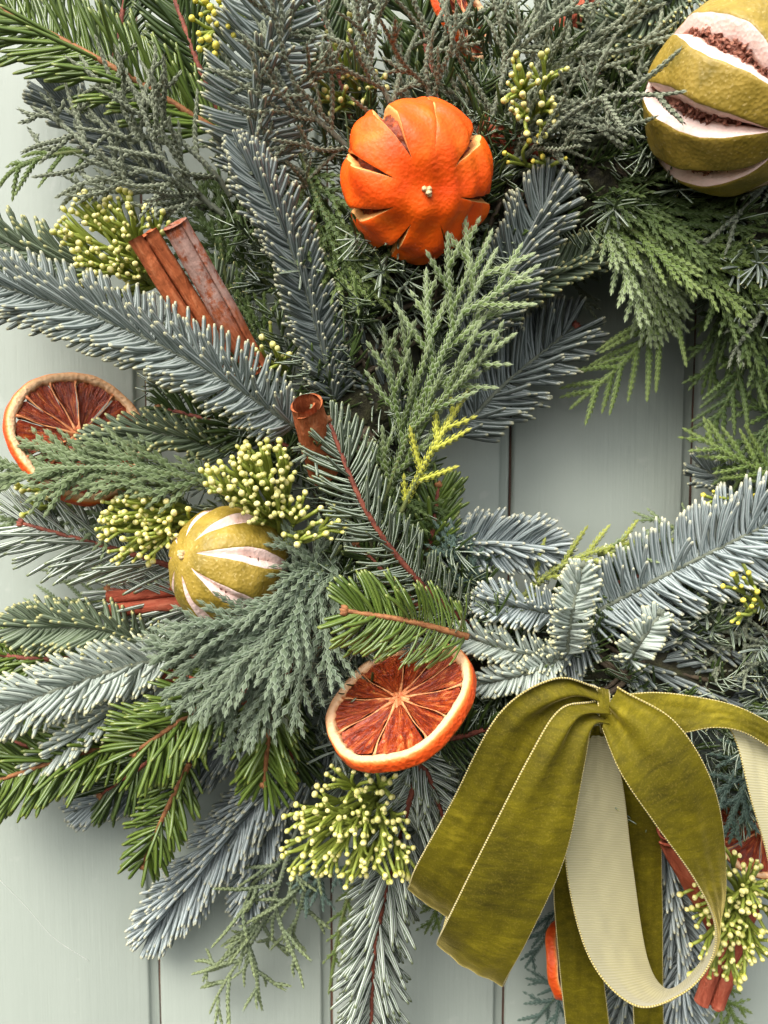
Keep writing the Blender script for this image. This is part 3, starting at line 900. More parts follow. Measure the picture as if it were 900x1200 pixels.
def cinnamon(label, a, b_, wpx, mat='cin', double=True, turns=1.9, roll=0.0, up=(0, -1, 0), bend=.0, group='cinnamon sticks'):
    p0, p1 = P(*a), P(*b_)
    m = MPX((a[2] + b_[2]) / 2); W = wpx * m
    root = thing('cinnamon_stick', label, 'cinnamon stick', (p0 + p1) / 2, group)
    # centreline of the curled bark sheet, in the plane across the stick
    pts = []
    if double:
        r0 = W / 4
        na = 46
        th = np.linspace(turns * 2 * math.pi, 0, na)
        rr = r0 * (1 - .62 * th / (turns * 2 * math.pi))
        left = np.stack([-r0 * .98 + rr * np.cos(-math.pi / 2 - th), rr * np.sin(-math.pi / 2 - th)], 1)
        right = left[::-1] * [-1, 1] * [1.05, .94]
        pts = np.vstack([left, right])
    else:
        r0 = W / 2; na = 70
        th = np.linspace(turns * 2 * math.pi, 0, na)
        rr = r0 * (1 - .5 * th / (turns * 2 * math.pi))
        pts = np.stack([rr * np.cos(th + roll), rr * np.sin(th + roll)], 1)
    tg = unit(np.gradient(pts, axis=0)); nm = np.stack([-tg[:, 1], tg[:, 0]], 1)
    thk = .00055
    prof = np.vstack([pts + nm * thk, (pts - nm * thk)[::-1]])
    M_ = len(prof); nz = 26
    s = np.linspace(0, 1, nz)
    ax = p0[None] + (p1 - p0)[None] * s[:, None]
    T = unit(p1 - p0); N = unit(np.array(up) - T * np.dot(up, T)); S = np.cross(T, N)
    ax = ax + N * (np.sin(s * math.pi) * bend)[:, None]
    b = Batch()
    sd = rng.random() * 9
    grow = 1 + .035 * np.sin(s * 7 + sd) + .02 * np.sin(s * 17 + sd)
    g = ax[:, None] + (prof[None, :, 0] * grow[:, None])[..., None] * S + (prof[None, :, 1] * grow[:, None])[..., None] * N
    g = g + T * (.0009 * np.sin(np.linspace(0, 19, M_) + sd))[None, :, None] * (np.array([1] + [0] * (nz - 2) + [1]))[:, None, None]
    ii, jj = np.meshgrid(np.arange(nz - 1), np.arange(M_), indexing='ij'); k2 = (jj + 1) % M_
    q = np.stack([ii * M_ + jj, ii * M_ + k2, (ii + 1) * M_ + k2, (ii + 1) * M_ + jj], -1).reshape(-1, 4)
    h = M_ // 2
    cap = [(j, j + 1, M_ - 2 - j, M_ - 1 - j) for j in range(h - 1)]
    cap2 = [tuple((nz - 1) * M_ + x for x in c_[::-1]) for c_ in cap]
    b.add(g, np.vstack([q, cap, cap2]), None, np.repeat(s, M_), np.tile(np.concatenate([np.linspace(0, 1, h), np.linspace(1, 0, M_ - h)]), nz))
    build('bark_roll', b, MT[mat], root)
    return root

# ------------------------------------------------------------------ builder: velvet ribbon
k = NB('olive velvet')
cb = k.node('ShaderNodeCombineXYZ')
k.put(cb.inputs[0], k.math('MULTIPLY', k.attr('s'), 2.6)); k.put(cb.inputs[1], k.math('MULTIPLY', k.attr('t'), .11)); k.put(cb.inputs[2], k.math('MULTIPLY', k.orand(), 30))
crush = k.noise(1.0, 6, cb.outputs[0], .72, .35)
n1 = k.noise(26, 3); n2 = k.noise(1100, 2)
c = k.ramp(k.math('ADD', k.math('MULTIPLY', n1, .5), k.math('MULTIPLY', crush, .5)), [(.34, (60, 55, 2)), (.46, (82, 75, 3)), (.57, (100, 91, 5)), (.68, (134, 121, 22))])
c = k.mix(k.math('MULTIPLY', k.band(n2, .6, 2, .05), .1), c, lin(176, 152, 70))
k.set(Base_Color=c, Roughness=.75, Specular_IOR_Level=.2, Sheen_Weight=1.0, Sheen_Roughness=.28, Sheen_Tint=lin(236, 214, 130))
k.bump(k.math('ADD', crush, k.math('MULTIPLY', n2, .35)), .25, .0014)
MT['velvet'] = k.m
k = NB('cream ribbon backing')
t = k.attr('t')
rib = k.math('SINE', k.math('MULTIPLY', t, 1.0))
c = k.mix(k.math('MULTIPLY_ADD', rib, .5, .5), lin(174, 166, 124), lin(192, 186, 150))
c = k.mix(k.math('MULTIPLY', k.noise(60, 3), .4), c, lin(180, 174, 134))
k.set(Base_Color=c, Roughness=.6, Sheen_Weight=.2)
k.bump(rib, .18, .0003)
MT['backing'] = k.m
k = NB('gold ribbon edging')
t = k.attr('t')
rib = k.math('SINE', k.math('MULTIPLY', t, 1.0))
k.set(Base_Color=k.mix(k.math('MULTIPLY_ADD', rib, .5, .5), lin(150, 130, 48), lin(206, 192, 128)), Roughness=.55, Sheen_Weight=.3)
k.bump(rib, .6, .0005)
MT['edging'] = k.m
def ribbon(root, part, A, Bp, velvet_front=True, crown=.0015, n=90, wr=.0008, seed=0.0, ripple=0.0):
    """A, Bp: the ribbon's two edges as (x, y, height) stations"""
    a = spline([P(*p) for p in A], 400); bb = spline([P(*p) for p in Bp], 400)
    # keep stations paired: sample both edges by station number
    def by_station(pts):
        p3 = np.array([P(*p) for p in pts]); out = []
        e = np.vstack([2 * p3[0] - p3[1], p3, 2 * p3[-1] - p3[-2]])
        per = max(6, n // (len(p3) - 1))
        for i in range(1, len(e) - 2):
            t = np.linspace(0, 1, per, endpoint=False)[:, None]
            w, x, y, z = e[i - 1], e[i], e[i + 1], e[i + 2]
            out.append(.5 * (2 * x + (y - w) * t + (2 * w - 5 * x + 4 * y - z) * t**2 + (3 * x - w - 3 * y + z) * t**3))
        return np.vstack(out + [p3[-1:]])
    a, bb = by_station(A), by_station(Bp)
    nn = len(a); m = 15
    mid = (a + bb) / 2
    T = tangents(mid); X = unit(bb - a); Nn = unit(np.cross(X, T))
    u = np.linspace(0, 1, m)
    wid = np.linalg.norm(bb - a, axis=1)
    s_len = np.concatenate([[0], np.cumsum(np.linalg.norm(np.diff(mid, axis=0), axis=1))])
    bulge = (4 * u * (1 - u))[None] * crown * (wid / .045)[:, None]
    wr_ = wr * (wob(s_len[:, None] * 34 + 0 * u[None], u[None] * 1.7 + 0 * s_len[:, None], s_len[:, None] * 15 + u[None] * 2, seed) + .5 * np.sin(s_len[:, None] * 90 + u[None] * 5 + seed)) * np.sin(np.pi * u)[None] ** .5
    gath = ripple * np.exp(-s_len / .026)[:, None] * np.sin(u * math.pi * 3.6 + seed + 14 * s_len[:, None])
    off = bulge + wr_ + gath
    sgn = 1.0 if velvet_front else -1.0
    g = a[:, None] + (bb - a)[:, None] * u[None, :, None] + Nn[:, None] * (off * sgn)[..., None]
    ii, jj = np.meshgrid(np.arange(nn - 1), np.arange(m - 1), indexing='ij')
    q = np.stack([ii * m + jj, ii * m + jj + 1, (ii + 1) * m + jj + 1, (ii + 1) * m + jj], -1).reshape(-1, 4)
    h = .0005
    fv, fb = Batch(), Batch()
    sl = np.repeat(s_len, m)
    fv.add(g + Nn[:, None] * h * sgn, q if sgn > 0 else q[:, ::-1], None, sl / .0005, np.tile(u, nn))
    fb.add(g - Nn[:, None] * h * sgn, q[:, ::-1] if sgn > 0 else q, None, sl / .00022)
    o = build(part, fv, MT['velvet'], root)
    build('backing', fb, MT['backing'], o)
    ed = Batch()
    for edge in (g[:, 0], g[:, -1]):
        q3 = spline(edge[::2] if len(edge) > 8 else edge, nn * 2)
        s3 = np.concatenate([[0], np.cumsum(np.linalg.norm(np.diff(q3, axis=0), axis=1))])
        nv = ed.n
        tube(ed, q3, .0005, 6, up=(0.1, -1, .15), cap=False)
        ed.a[-1][:, 0] = np.repeat(s3, 6) / .00021
    build('edging', ed, MT['edging'], o)
    return o

# ================================================================== the photograph's things
# ------------------------------------------------------------------ citrus
slit_fruit('dried_orange', 'bright orange whole dried orange with slits at the top of the wreath', 'dried orange', (488, 213, 88), 87,
           VN(488, 213, 88, .2, -.16, .96), [(122, 7.2), (164, 4.6), (207, 6), (248, 5.2), (298, 3.2), (352, 4), (42, 5.4), (84, .7)], 'peel', 'orange_flesh',
           start=26, end=124, squash=.76, wall=.0052, inner=.75, lump=.09, seed=2.3, lift=-.005, skew=1.1)
slit_fruit('dried_lime', 'large olive gold dried citrus with gaping slits, cut off by the frame edge', 'dried citrus', (866, 112, 92), 106,
           VN(866, 112, 92, .66, -.42, .62), [(x_ + 1, 10 + 2 * math.sin(x_)) for x_ in (20, 63, 108, 153, 198, 243, 288, 333)], 'lime_peel', 'crumb',
           start=22, end=150, squash=.95, wall=.0056, inner=.42, lump=.03, seed=.4, lift=.02, crumbs=True)
slit_fruit('dried_lime', 'small olive gold dried citrus with narrow pink slits below the yellow buds', 'dried citrus', (268, 664, 74), 73,
           VN(268, 664, 74, -.76, .2, .62), [(12, 8), (57, 8), (102, 9), (147, 9), (192, 9), (237, 9), (282, 8), (327, 8)], 'lime_peel', 'crumb',
           start=17, end=142, squash=.95, wall=.0030, inner=.06, lump=.03, seed=1.4, lift=.0)
orange_slice('dried orange slice facing up left, just above the ribbon bow', (470, 822, 95), 96, VN(469, 830, 86, -.42, .65, .63), 10, .0085, .5)
orange_slice('dried orange slice half tucked under the blue fir at the far left', (92, 512, 48), 82, VN(92, 512, 48, .34, .38, .86), 11, .0064, .25)
orange_slice('dried orange slice seen edge on beside the hanging ribbon tail', (655, 1122, 42), 46, (.93, -.34, .05), 9, .0060, .2)
orange_slice('dried orange slice behind the buds and beside the pale ribbon at right', (893, 972, 48), 56, (-.35, -.8, .35), 9, .0060, .9)
orange_slice('dried orange slice mostly hidden by juniper at the top edge', (540, 22, 44), 50, (.75, -.6, .25), 9, .0060, .4)
# ------------------------------------------------------------------ cinnamon
cinnamon('double rolled cinnamon stick, left one of the pair above the blue fir', (168, 276, 90), (276, 450, 66), 35, 'cin', roll=0, up=(.1, -1, .2))
cinnamon('cinnamon stick with pale bloom, right one of the pair above the blue fir', (204, 263, 94), (300, 434, 68), 32, 'cin_frost', double=False, turns=1.6, roll=2.2)
cinnamon('short cinnamon stub standing beside the striped fir twig', (357, 474, 100), (377, 552, 72), 46, 'cin', double=False, turns=1.3, roll=1.15)
cinnamon('cinnamon stick lying behind the small dried citrus', (128, 708, 44), (250, 694, 50), 32, 'cin_red', double=True, up=(0, -1, .6))
cinnamon('cinnamon stick with dark hollow end inside the ribbon loop', (786, 972, 84), (850, 1092, 40), 40, 'cin_red', double=False, turns=1.7, roll=.3)
cinnamon('red cinnamon stick end poking out below the buds at bottom right', (872, 1062, 46), (831, 1178, 50), 36, 'cin_red', double=True)
cinnamon('cinnamon stick mostly hidden behind the whole orange', (560, 148, 66), (660, 200, 52), 30, 'cin_red', double=False, turns=1.5, roll=.6)
cinnamon('cinnamon stick buried in juniper at the top edge', (655, 50, 48), (702, -12, 46), 30, 'cin_red', double=False, turns=1.5, roll=1.6)
cinnamon('cinnamon stick end under the green fir on the lower left', (178, 790, 40), (290, 816, 46), 24, 'cin_red', double=False, turns=1.5, roll=.9)
# ------------------------------------------------------------------ blue and grey firs
fir('long blue grey fir branch sweeping across the left over the orange slice', [(345, 500, 84), (255, 440, 92), (130, 378, 86), (10, 338, 74), (-40, 326, 68)], 50, 'noble', dens=1.05, ang=74)
fir('upright blue fir with curling needles at the top left edge', [(300, 205, 62), (300, 120, 70), (318, 40, 72), (335, -60, 64)], 62, 'noble', ang=84, curl=.55, dens=1.0)
fir('grey fir tip pointing up left, between the cinnamon pair and the orange', [(392, 470, 66), (372, 385, 76), (335, 275, 84), (282, 176, 86)], 40, 'noble_grey', dens=1.15, ang=58)
fir('dark fir tip at the left edge above the long blue branch', [(130, 322, 44), (60, 304, 46), (-20, 276, 42)], 44, 'noble_olive', ang=60)
fir('bushy grey fir right below the whole orange', [(548, 400, 60), (590, 330, 68), (628, 262, 74), (648, 222, 74)], 50, 'noble_grey', dens=1.1, ang=56)
fir('pale tipped fir twig pointing right above the opening', [(560, 385, 58), (620, 335, 62), (704, 292, 58)], 34, 'noble_olive', dens=1.1, ang=50)
fir('flat grey fir branch reaching into the opening from the left', [(532, 512, 42), (590, 452, 40), (640, 410, 36), (672, 384, 32)], 56, 'noble_grey', comb=True, dens=1.25, ang=62, tip_bud='bark_red')
fir('blue fir brush at the lower left rim of the opening', [(505, 640, 52), (565, 635, 56), (620, 640, 52), (648, 656, 46)], 42, 'noble_frost', dens=1.1, ang=62)
fir('blue fir tip pointing left below the opening', [(662, 722, 70), (615, 712, 76), (566, 704, 74)], 32, 'noble_frost', dens=1.1, ang=62, tilt=0)
fir('small pale upright fir twig in the middle below the opening', [(664, 765, 82), (670, 720, 92), (682, 666, 92)], 27, 'noble_pale', comb=True, dens=1.9, ang=64, w=.0026)
fir('pale fir twig pointing left just right of the orange slice', [(668, 770, 72), (610, 764, 80), (540, 744, 78)], 28, 'noble_pale', dens=.9, ang=58)
fir('lowest pale fir twig lying along the top of the bow', [(664, 768, 74), (620, 788, 84), (562, 802, 80)], 22, 'noble_pale', comb=True, dens=1.7, ang=60)
fir('tiny pale comb shaped fir tip above the right half of bow', [(735, 775, 84), (750, 752, 94), (772, 722, 94)], 24, 'noble_pale', comb=True, dens=1.25, ang=66, w=.0030)
fir('broad blue fir branch right of the opening with combed needles', [(690, 722, 56), (760, 684, 64), (840, 644, 68), (930, 600, 64)], 64, 'noble_frost', comb=True, dens=1.6, ang=76, curl=.4)
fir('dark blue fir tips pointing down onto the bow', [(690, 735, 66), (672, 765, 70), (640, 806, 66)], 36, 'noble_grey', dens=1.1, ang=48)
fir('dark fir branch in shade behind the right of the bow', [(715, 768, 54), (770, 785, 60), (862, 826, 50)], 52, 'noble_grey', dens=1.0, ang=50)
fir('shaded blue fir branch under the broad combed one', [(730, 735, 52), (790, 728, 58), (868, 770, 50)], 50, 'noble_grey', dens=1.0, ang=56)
fir('pale frosted fir branch reaching the left edge', [(200, 768, 58), (120, 790, 66), (50, 815, 62), (-20, 842, 54)], 44, 'noble_pale', comb=True, dens=1.5, ang=66, curl=.5)
fir('greenish fir tip above the frosted branch at left', [(196, 768, 50), (120, 738, 56), (18, 734, 50)], 38, 'noble_olive', dens=1.0, ang=66)
fir('pale fir tip below the frosted branch at lower left', [(180, 805, 46), (110, 848, 54), (40, 902, 46)], 34, 'noble_pale', dens=1.0, ang=48)
fir('soft blue fir tip hanging against the door at lower left', [(318, 915, 34), (260, 990, 24), (176, 1092, 16)], 50, 'noble_frost', dens=1.15, ang=46)
fir('blue fir tip with yellowish end poking out below the green needles', [(250, 895, 26), (180, 920, 20), (92, 946, 14)], 38, 'noble_frost', dens=1.0, ang=50)
fir('short blue fir tip hanging behind the grey juniper', [(330, 930, 26), (306, 990, 20), (290, 1062, 13)], 40, 'noble_frost', dens=1.0, ang=46)
fir('blue fir branch hanging below the bow behind the ribbon loop', [(770, 930, 44), (790, 1040, 42), (800, 1120, 36), (790, 1240, 28)], 50, 'noble_frost', dens=1.1, ang=50)
fir('blue fir tip between the two ribbon tails at the bottom', [(760, 1090, 34), (735, 1160, 28), (722, 1230, 24)], 36, 'noble', dens=1.0, ang=50)
fir('grey fir fan at the right rim of the opening', [(900, 600, 36), (860, 572, 34), (822, 548, 28)], 36, 'noble_grey', dens=1.0, ang=52)
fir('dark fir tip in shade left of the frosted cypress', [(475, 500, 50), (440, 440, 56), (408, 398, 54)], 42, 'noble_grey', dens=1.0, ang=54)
fir('grey fir tips lying over the left orange slice', [(270, 530, 58), (190, 508, 68), (108, 520, 66)], 36, 'noble_olive', dens=.9, ang=46)
fir('blue fir with rounded tips beside the large citrus at top', [(830, -30, 60), (760, 20, 66), (680, 62, 58)], 46, 'noble_olive', dens=1.1, ang=60)
fir('grey fir tip half hidden under the green fir at top left', [(200, 215, 34), (130, 165, 34), (58, 108, 26)], 42, 'noble_grey', dens=1.0, ang=56)
fir('dark fir branch under the long blue one, above the buds', [(350, 530, 58), (290, 505, 62), (190, 478, 54)], 40, 'green_dark', dens=1.0, ang=56)
fir('shaded fir tip below the right half of the opening', [(640, 700, 44), (700, 690, 50), (770, 668, 46)], 40, 'green_dark', dens=1.0, ang=54)
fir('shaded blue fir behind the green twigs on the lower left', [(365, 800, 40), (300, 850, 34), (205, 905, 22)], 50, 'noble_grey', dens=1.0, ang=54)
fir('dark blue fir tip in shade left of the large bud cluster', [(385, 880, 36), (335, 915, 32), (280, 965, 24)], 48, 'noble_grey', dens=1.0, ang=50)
fir('dark fir tips in shade above the fir twig with buds at left', [(290, 740, 34), (220, 770, 32), (120, 770, 20)], 46, 'green_dark', dens=.9, ang=50)
# ------------------------------------------------------------------ green firs
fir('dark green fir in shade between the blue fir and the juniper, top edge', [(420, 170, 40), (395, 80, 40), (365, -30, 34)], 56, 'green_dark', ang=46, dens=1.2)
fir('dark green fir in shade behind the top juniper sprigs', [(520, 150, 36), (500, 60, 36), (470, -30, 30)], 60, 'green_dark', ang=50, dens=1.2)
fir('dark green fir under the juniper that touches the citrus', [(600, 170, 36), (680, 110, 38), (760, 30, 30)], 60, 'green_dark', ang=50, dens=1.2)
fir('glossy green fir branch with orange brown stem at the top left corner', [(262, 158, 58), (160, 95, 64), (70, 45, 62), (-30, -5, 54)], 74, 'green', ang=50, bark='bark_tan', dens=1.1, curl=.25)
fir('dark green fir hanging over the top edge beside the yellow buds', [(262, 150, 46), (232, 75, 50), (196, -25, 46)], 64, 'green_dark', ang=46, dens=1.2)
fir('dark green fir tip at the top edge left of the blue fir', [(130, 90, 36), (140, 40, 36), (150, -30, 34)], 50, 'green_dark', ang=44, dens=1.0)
fir('fir twig with red stem and white striped needles at centre', [(560, 742, 66), (490, 680, 84), (430, 600, 94), (386, 496, 94)], 52, 'under_dim', flip=True, ang=58, dens=.95, curl=.7, w=.0019)
fir('green fir tip drooping over the top of the central orange slice', [(548, 746, 98), (480, 728, 110), (408, 716, 110)], 56, 'green', ang=66, dens=1.45, bark='bark_tan', curl=.7, droop=.3, w=.0021)
fir('green fir twig with orange stem on the lower left', [(276, 800, 72), (215, 842, 80), (160, 880, 76)], 68, 'green', ang=56, dens=1.35, bark='bark_tan')
fir('dark green fir branch along the left edge at lower left', [(150, 868, 46), (70, 890, 52), (-40, 928, 46)], 60, 'green', ang=58, dens=1.4, bark='bark_tan')
fir('green fir tip hanging straight down left of the orange slice', [(322, 800, 72), (314, 870, 78), (310, 916, 72)], 56, 'green', ang=46, dens=1.25, bark='bark_tan')
fir('thin green fir twig hanging over the board joint', [(222, 895, 58), (195, 950, 56), (168, 1012, 44)], 46, 'green', ang=52, dens=.85, bark='bark_tan')
fir('green fir needles at the left edge above the frosted branch', [(110, 770, 36), (40, 772, 34), (-30, 762, 30)], 50, 'green', ang=44, dens=1.1)
fir('green fir needles at the left edge below the frosted branch', [(110, 900, 34), (50, 880, 34), (-30, 856, 30)], 54, 'green', ang=44, dens=1.2)
fir('silvery striped fir twig with red stem hanging at bottom centre', [(492, 895, 66), (462, 1005, 62), (440, 1110, 52), (434, 1225, 44)], 62, 'under', flip=True, ang=44, dens=1.25, curl=.35)
fir('small green fir tip between the orange slice and the bow', [(505, 868, 66), (545, 862, 76), (592, 846, 74)], 44, 'green_dark', ang=58, dens=1.2, droop=.3)
fir('green fir fan at the left rim of the opening', [(500, 665, 50), (507, 620, 58), (514, 572, 54)], 44, 'green', ang=44, dens=1.3)
fir('pale striped fir twig with red buds at the left edge', [(215, 668, 44), (130, 642, 48), (28, 614, 42)], 74, 'under', flip=True, ang=48, dens=.75, curl=.2, tip_bud='bark_red')
fir('striped fir needles under the small dried citrus', [(300, 700, 40), (220, 706, 44), (130, 690, 36)], 60, 'under', flip=True, ang=40, dens=1.0)
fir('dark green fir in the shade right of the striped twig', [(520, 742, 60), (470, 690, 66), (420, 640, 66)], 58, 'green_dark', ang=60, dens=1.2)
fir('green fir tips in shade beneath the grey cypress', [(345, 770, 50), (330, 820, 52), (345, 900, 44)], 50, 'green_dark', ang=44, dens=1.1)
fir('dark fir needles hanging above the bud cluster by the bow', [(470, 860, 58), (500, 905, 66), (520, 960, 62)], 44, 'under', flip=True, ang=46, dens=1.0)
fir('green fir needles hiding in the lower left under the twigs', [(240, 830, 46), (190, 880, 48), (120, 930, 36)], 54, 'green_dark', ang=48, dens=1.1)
# ------------------------------------------------------------------ cypress
spray('frosted green cypress frond at the centre below the whole orange', [(448, 590, 84), (490, 480, 100), (530, 390, 104), (578, 300, 98)], 200, 'cy_frost', r=1.75, gap=6.4, ang=33, shape=.35)
spray('yellow tipped cypress sprig at the left rim of the opening', [(470, 600, 88), (505, 530, 100), (546, 462, 100)], 84, 'cy_yellow', r=1.5, gap=5.2, ang=42, second=False)
spray('dark green cypress frond touching the left side of the whole orange', [(352, 180, 62), (380, 250, 74), (425, 320, 78)], 130, 'cy_dark', r=1.6)
spray('green cypress tip pointing down right under the whole orange', [(352, 250, 62), (400, 305, 74), (452, 358, 76)], 110, 'cy_green', r=1.6)
spray('dark green cypress twig beside the top of the cinnamon pair', [(268, 345, 54), (258, 280, 62), (256, 200, 62)], 96, 'cy_dark', r=1.5)
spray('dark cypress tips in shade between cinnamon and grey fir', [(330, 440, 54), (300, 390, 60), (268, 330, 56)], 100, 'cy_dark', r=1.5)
spray('grey green cypress frond covering the lower part of the far left orange slice', [(280, 575, 66), (180, 552, 78), (80, 548, 78), (0, 556, 70)], 130, 'cy_grey', r=1.9, gap=4.4, ang=24, shape=.35)
spray('blue grey cypress frond hanging over the small dried citrus', [(400, 640, 78), (350, 700, 98), (285, 750, 102), (205, 790, 92)], 190, 'cy_blue', r=2.0, gap=4.4, ang=30, shape=.3)
spray('blue grey cypress frond drooping right of the small citrus', [(392, 660, 80), (360, 730, 96), (310, 790, 98), (258, 846, 88)], 170, 'cy_blue', r=2.0, gap=4.4, ang=28, shape=.3)
spray('short blue grey cypress tip rising between the yellow buds', [(385, 700, 84), (362, 655, 92), (338, 618, 90)], 90, 'cy_blue', r=1.9)
spray('grey green cypress hanging into the top of the opening', [(690, 215, 52), (735, 290, 66), (762, 340, 64), (780, 392, 54)], 170, 'cy_frost', r=1.7, ang=28)
spray('dark green cypress frond under the large citrus', [(660, 200, 50), (740, 230, 64), (820, 280, 68), (880, 340, 60)], 170, 'cy_dark', r=1.7, ang=28, shape=.35)
spray('green cypress frond sweeping to the right edge under the citrus', [(690, 240, 58), (770, 285, 72), (850, 315, 72), (930, 335, 66)], 150, 'cy_green', r=1.6, ang=26, shape=.35)
spray('green cypress frond hanging at the right edge above the opening', [(740, 225, 46), (830, 300, 58), (880, 370, 58), (910, 440, 48)], 160, 'cy_dark', r=1.6, ang=30, shape=.35)
spray('bright green cypress tip hanging free in the opening', [(796, 330, 52), (775, 372, 54), (730, 425, 46), (674, 474, 38)], 120, 'cy_green', r=1.5, gap=2.9, ang=40, second=False, droop=.08)
spray('dark green cypress tip hanging at the upper right of the opening', [(870, 330, 44), (845, 390, 46), (832, 452, 38)], 110, 'cy_dark', r=1.5)
spray('green cypress hanging down the right rim of opening', [(885, 395, 44), (862, 450, 48), (828, 512, 40)], 100, 'cy_dark', r=1.4, second=False, gap=2.9)
spray('green cypress tip pointing left at the right rim of opening', [(935, 575, 48), (870, 540, 54), (808, 506, 46)], 90, 'cy_green', r=1.5, second=False, gap=2.9)
spray('dark cypress at the right edge level with the opening', [(940, 470, 40), (900, 500, 46), (862, 570, 42)], 120, 'cy_dark', r=1.6)
spray('yellow green cypress stem curving along the bottom of the opening', [(590, 722, 50), (650, 668, 62), (720, 640, 62), (795, 632, 52)], 64, 'cy_lime', r=1.4, gap=5.4, second=False, asym=.8)
spray('pale cypress tips above the yellow green stem', [(700, 650, 60), (750, 640, 64), (800, 634, 58)], 60, 'cy_frost', r=1.3, gap=4.2, second=False)
spray('small cypress tip standing over the broad combed fir', [(826, 648, 54), (800, 624, 52), (748, 602, 44)], 56, 'cy_grey', r=1.2, gap=4.0, second=False)
spray('deep blue cypress twig at the lower left rim of the opening', [(580, 715, 54), (550, 670, 66), (512, 616, 66)], 90, 'cy_deep', r=1.5)
spray('deep blue cypress between the ribbon loop and right edge', [(905, 850, 60), (875, 915, 72), (846, 985, 66)], 110, 'cy_deep', r=1.6)
spray('green cypress tip at the right edge under the ribbon', [(935, 800, 56), (895, 850, 62), (845, 905, 54)], 80, 'cy_green', r=1.7)
spray('deep green cypress tip beside the edge on orange slice', [(668, 1040, 30), (645, 1090, 26), (618, 1130, 18)], 80, 'cy_deep', r=1.3)
spray('little deep green cypress tip left of the ribbon tail at bottom', [(690, 1140, 28), (655, 1165, 24), (624, 1200, 16)], 80, 'cy_deep', r=1.3)
spray('green cypress twig arching out at the left edge, near top', [(120, 176, 40), (60, 182, 40), (15, 200, 34), (-10, 232, 28)], 60, 'cy_green', r=1.3, second=False, droop=.4)
spray('pale yellowish cypress behind the fir at the left edge', [(150, 708, 24), (90, 704, 18), (16, 716, 12)], 70, 'cy_grey', r=1.2, second=False)
spray('pale cypress tip behind the striped fir at left', [(150, 690, 24), (100, 672, 18), (50, 668, 12)], 60, 'cy_grey', r=1.2, second=False)
spray('dark green cypress behind the silvery fir at bottom centre', [(400, 960, 36), (378, 1020, 32), (350, 1060, 26)], 90, 'cy_deep', r=1.4)
spray('yellow green cypress peeping out behind the silvery fir', [(420, 1020, 26), (400, 1080, 20), (386, 1160, 12)], 40, 'cy_green', r=1.2, second=False)
spray('green cypress tips behind the left corner of the bow', [(560, 990, 40), (530, 1030, 36), (500, 1090, 26)], 80, 'cy_green', r=1.3)
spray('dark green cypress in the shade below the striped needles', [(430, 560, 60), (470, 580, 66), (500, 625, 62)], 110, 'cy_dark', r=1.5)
spray('green cypress sprig at the bottom right below cinnamon', [(820, 1120, 34), (850, 1170, 28), (870, 1215, 22)], 70, 'cy_green', r=1.3)
spray('dark cypress filling the left of the yellow bud cluster', [(260, 600, 52), (190, 598, 58), (100, 620, 50)], 100, 'cy_grey', r=1.6)
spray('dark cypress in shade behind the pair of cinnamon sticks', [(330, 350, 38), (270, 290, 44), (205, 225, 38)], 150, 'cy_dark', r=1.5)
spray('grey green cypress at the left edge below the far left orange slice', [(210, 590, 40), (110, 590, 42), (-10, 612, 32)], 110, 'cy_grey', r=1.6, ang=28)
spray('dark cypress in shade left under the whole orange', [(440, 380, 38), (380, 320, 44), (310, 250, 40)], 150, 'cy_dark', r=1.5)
# ------------------------------------------------------------------ juniper
juniper('grey juniper sprig spreading over the green fir at top left', [(262, 252, 62), (190, 208, 74), (120, 180, 74), (40, 128, 62)], 170, second=.85, gap=5.6)
juniper('grey juniper twigs rising in front of the green fir branch', [(250, 245, 64), (200, 200, 76), (170, 130, 80), (128, 68, 72)], 120, gap=6.0)
juniper('grey juniper sprig standing left of the blue fir', [(270, 230, 62), (235, 190, 72), (190, 130, 76), (165, 75, 68)], 100, gap=6.4)
juniper('grey juniper drooping left under the top left fir', [(240, 245, 56), (170, 222, 62), (80, 228, 54)], 110, gap=6.4)
juniper('grey juniper sprig left above the whole orange', [(420, 190, 66), (370, 140, 76), (330, 90, 80), (296, 20, 74)], 170, gap=5.6)
juniper('grey juniper sprig straight above the whole orange', [(470, 170, 62), (450, 110, 74), (425, 50, 78), (400, -30, 72)], 190, gap=5.4)
juniper('grey juniper sprig at the top edge over the hidden orange slice', [(510, 165, 64), (500, 100, 76), (510, 40, 80), (530, -30, 74)], 170, gap=5.4)
juniper('grey juniper sprig rising right of the whole orange', [(560, 190, 62), (580, 120, 74), (610, 50, 78), (640, -30, 72)], 190, gap=5.2)
juniper('grey juniper sprig leaning right toward the citrus, top edge', [(560, 200, 58), (620, 130, 70), (680, 60, 74), (730, -10, 68)], 190, gap=5.2)
juniper('grey juniper fingers touching the large citrus', [(590, 200, 66), (650, 150, 92), (720, 112, 112), (798, 106, 124)], 130, gap=6.2)
juniper('grey juniper twigs under the fingers beside the cream buds', [(580, 215, 58), (640, 185, 68), (700, 160, 70), (740, 150, 62)], 110, gap=6.0)
juniper('grey juniper tips around the grey fir left of the orange', [(395, 240, 58), (350, 200, 66), (300, 165, 66), (250, 150, 58)], 120, gap=6.0)
juniper('grey juniper twig across the cypress at the right edge', [(925, 200, 66), (870, 242, 76), (840, 275, 76), (808, 312, 68)], 90, gap=7.5)
juniper('pale juniper tip at right edge above the opening', [(925, 330, 62), (890, 365, 66), (856, 428, 60)], 70, gap=7.0)
juniper('dark juniper twigs by the yellow flowers at right', [(930, 770, 62), (880, 745, 70), (820, 742, 64)], 110, gap=6.0)
juniper('dark juniper sprig hanging at the right edge above ribbon', [(925, 690, 62), (880, 720, 68), (830, 800, 62)], 110, gap=6.0)
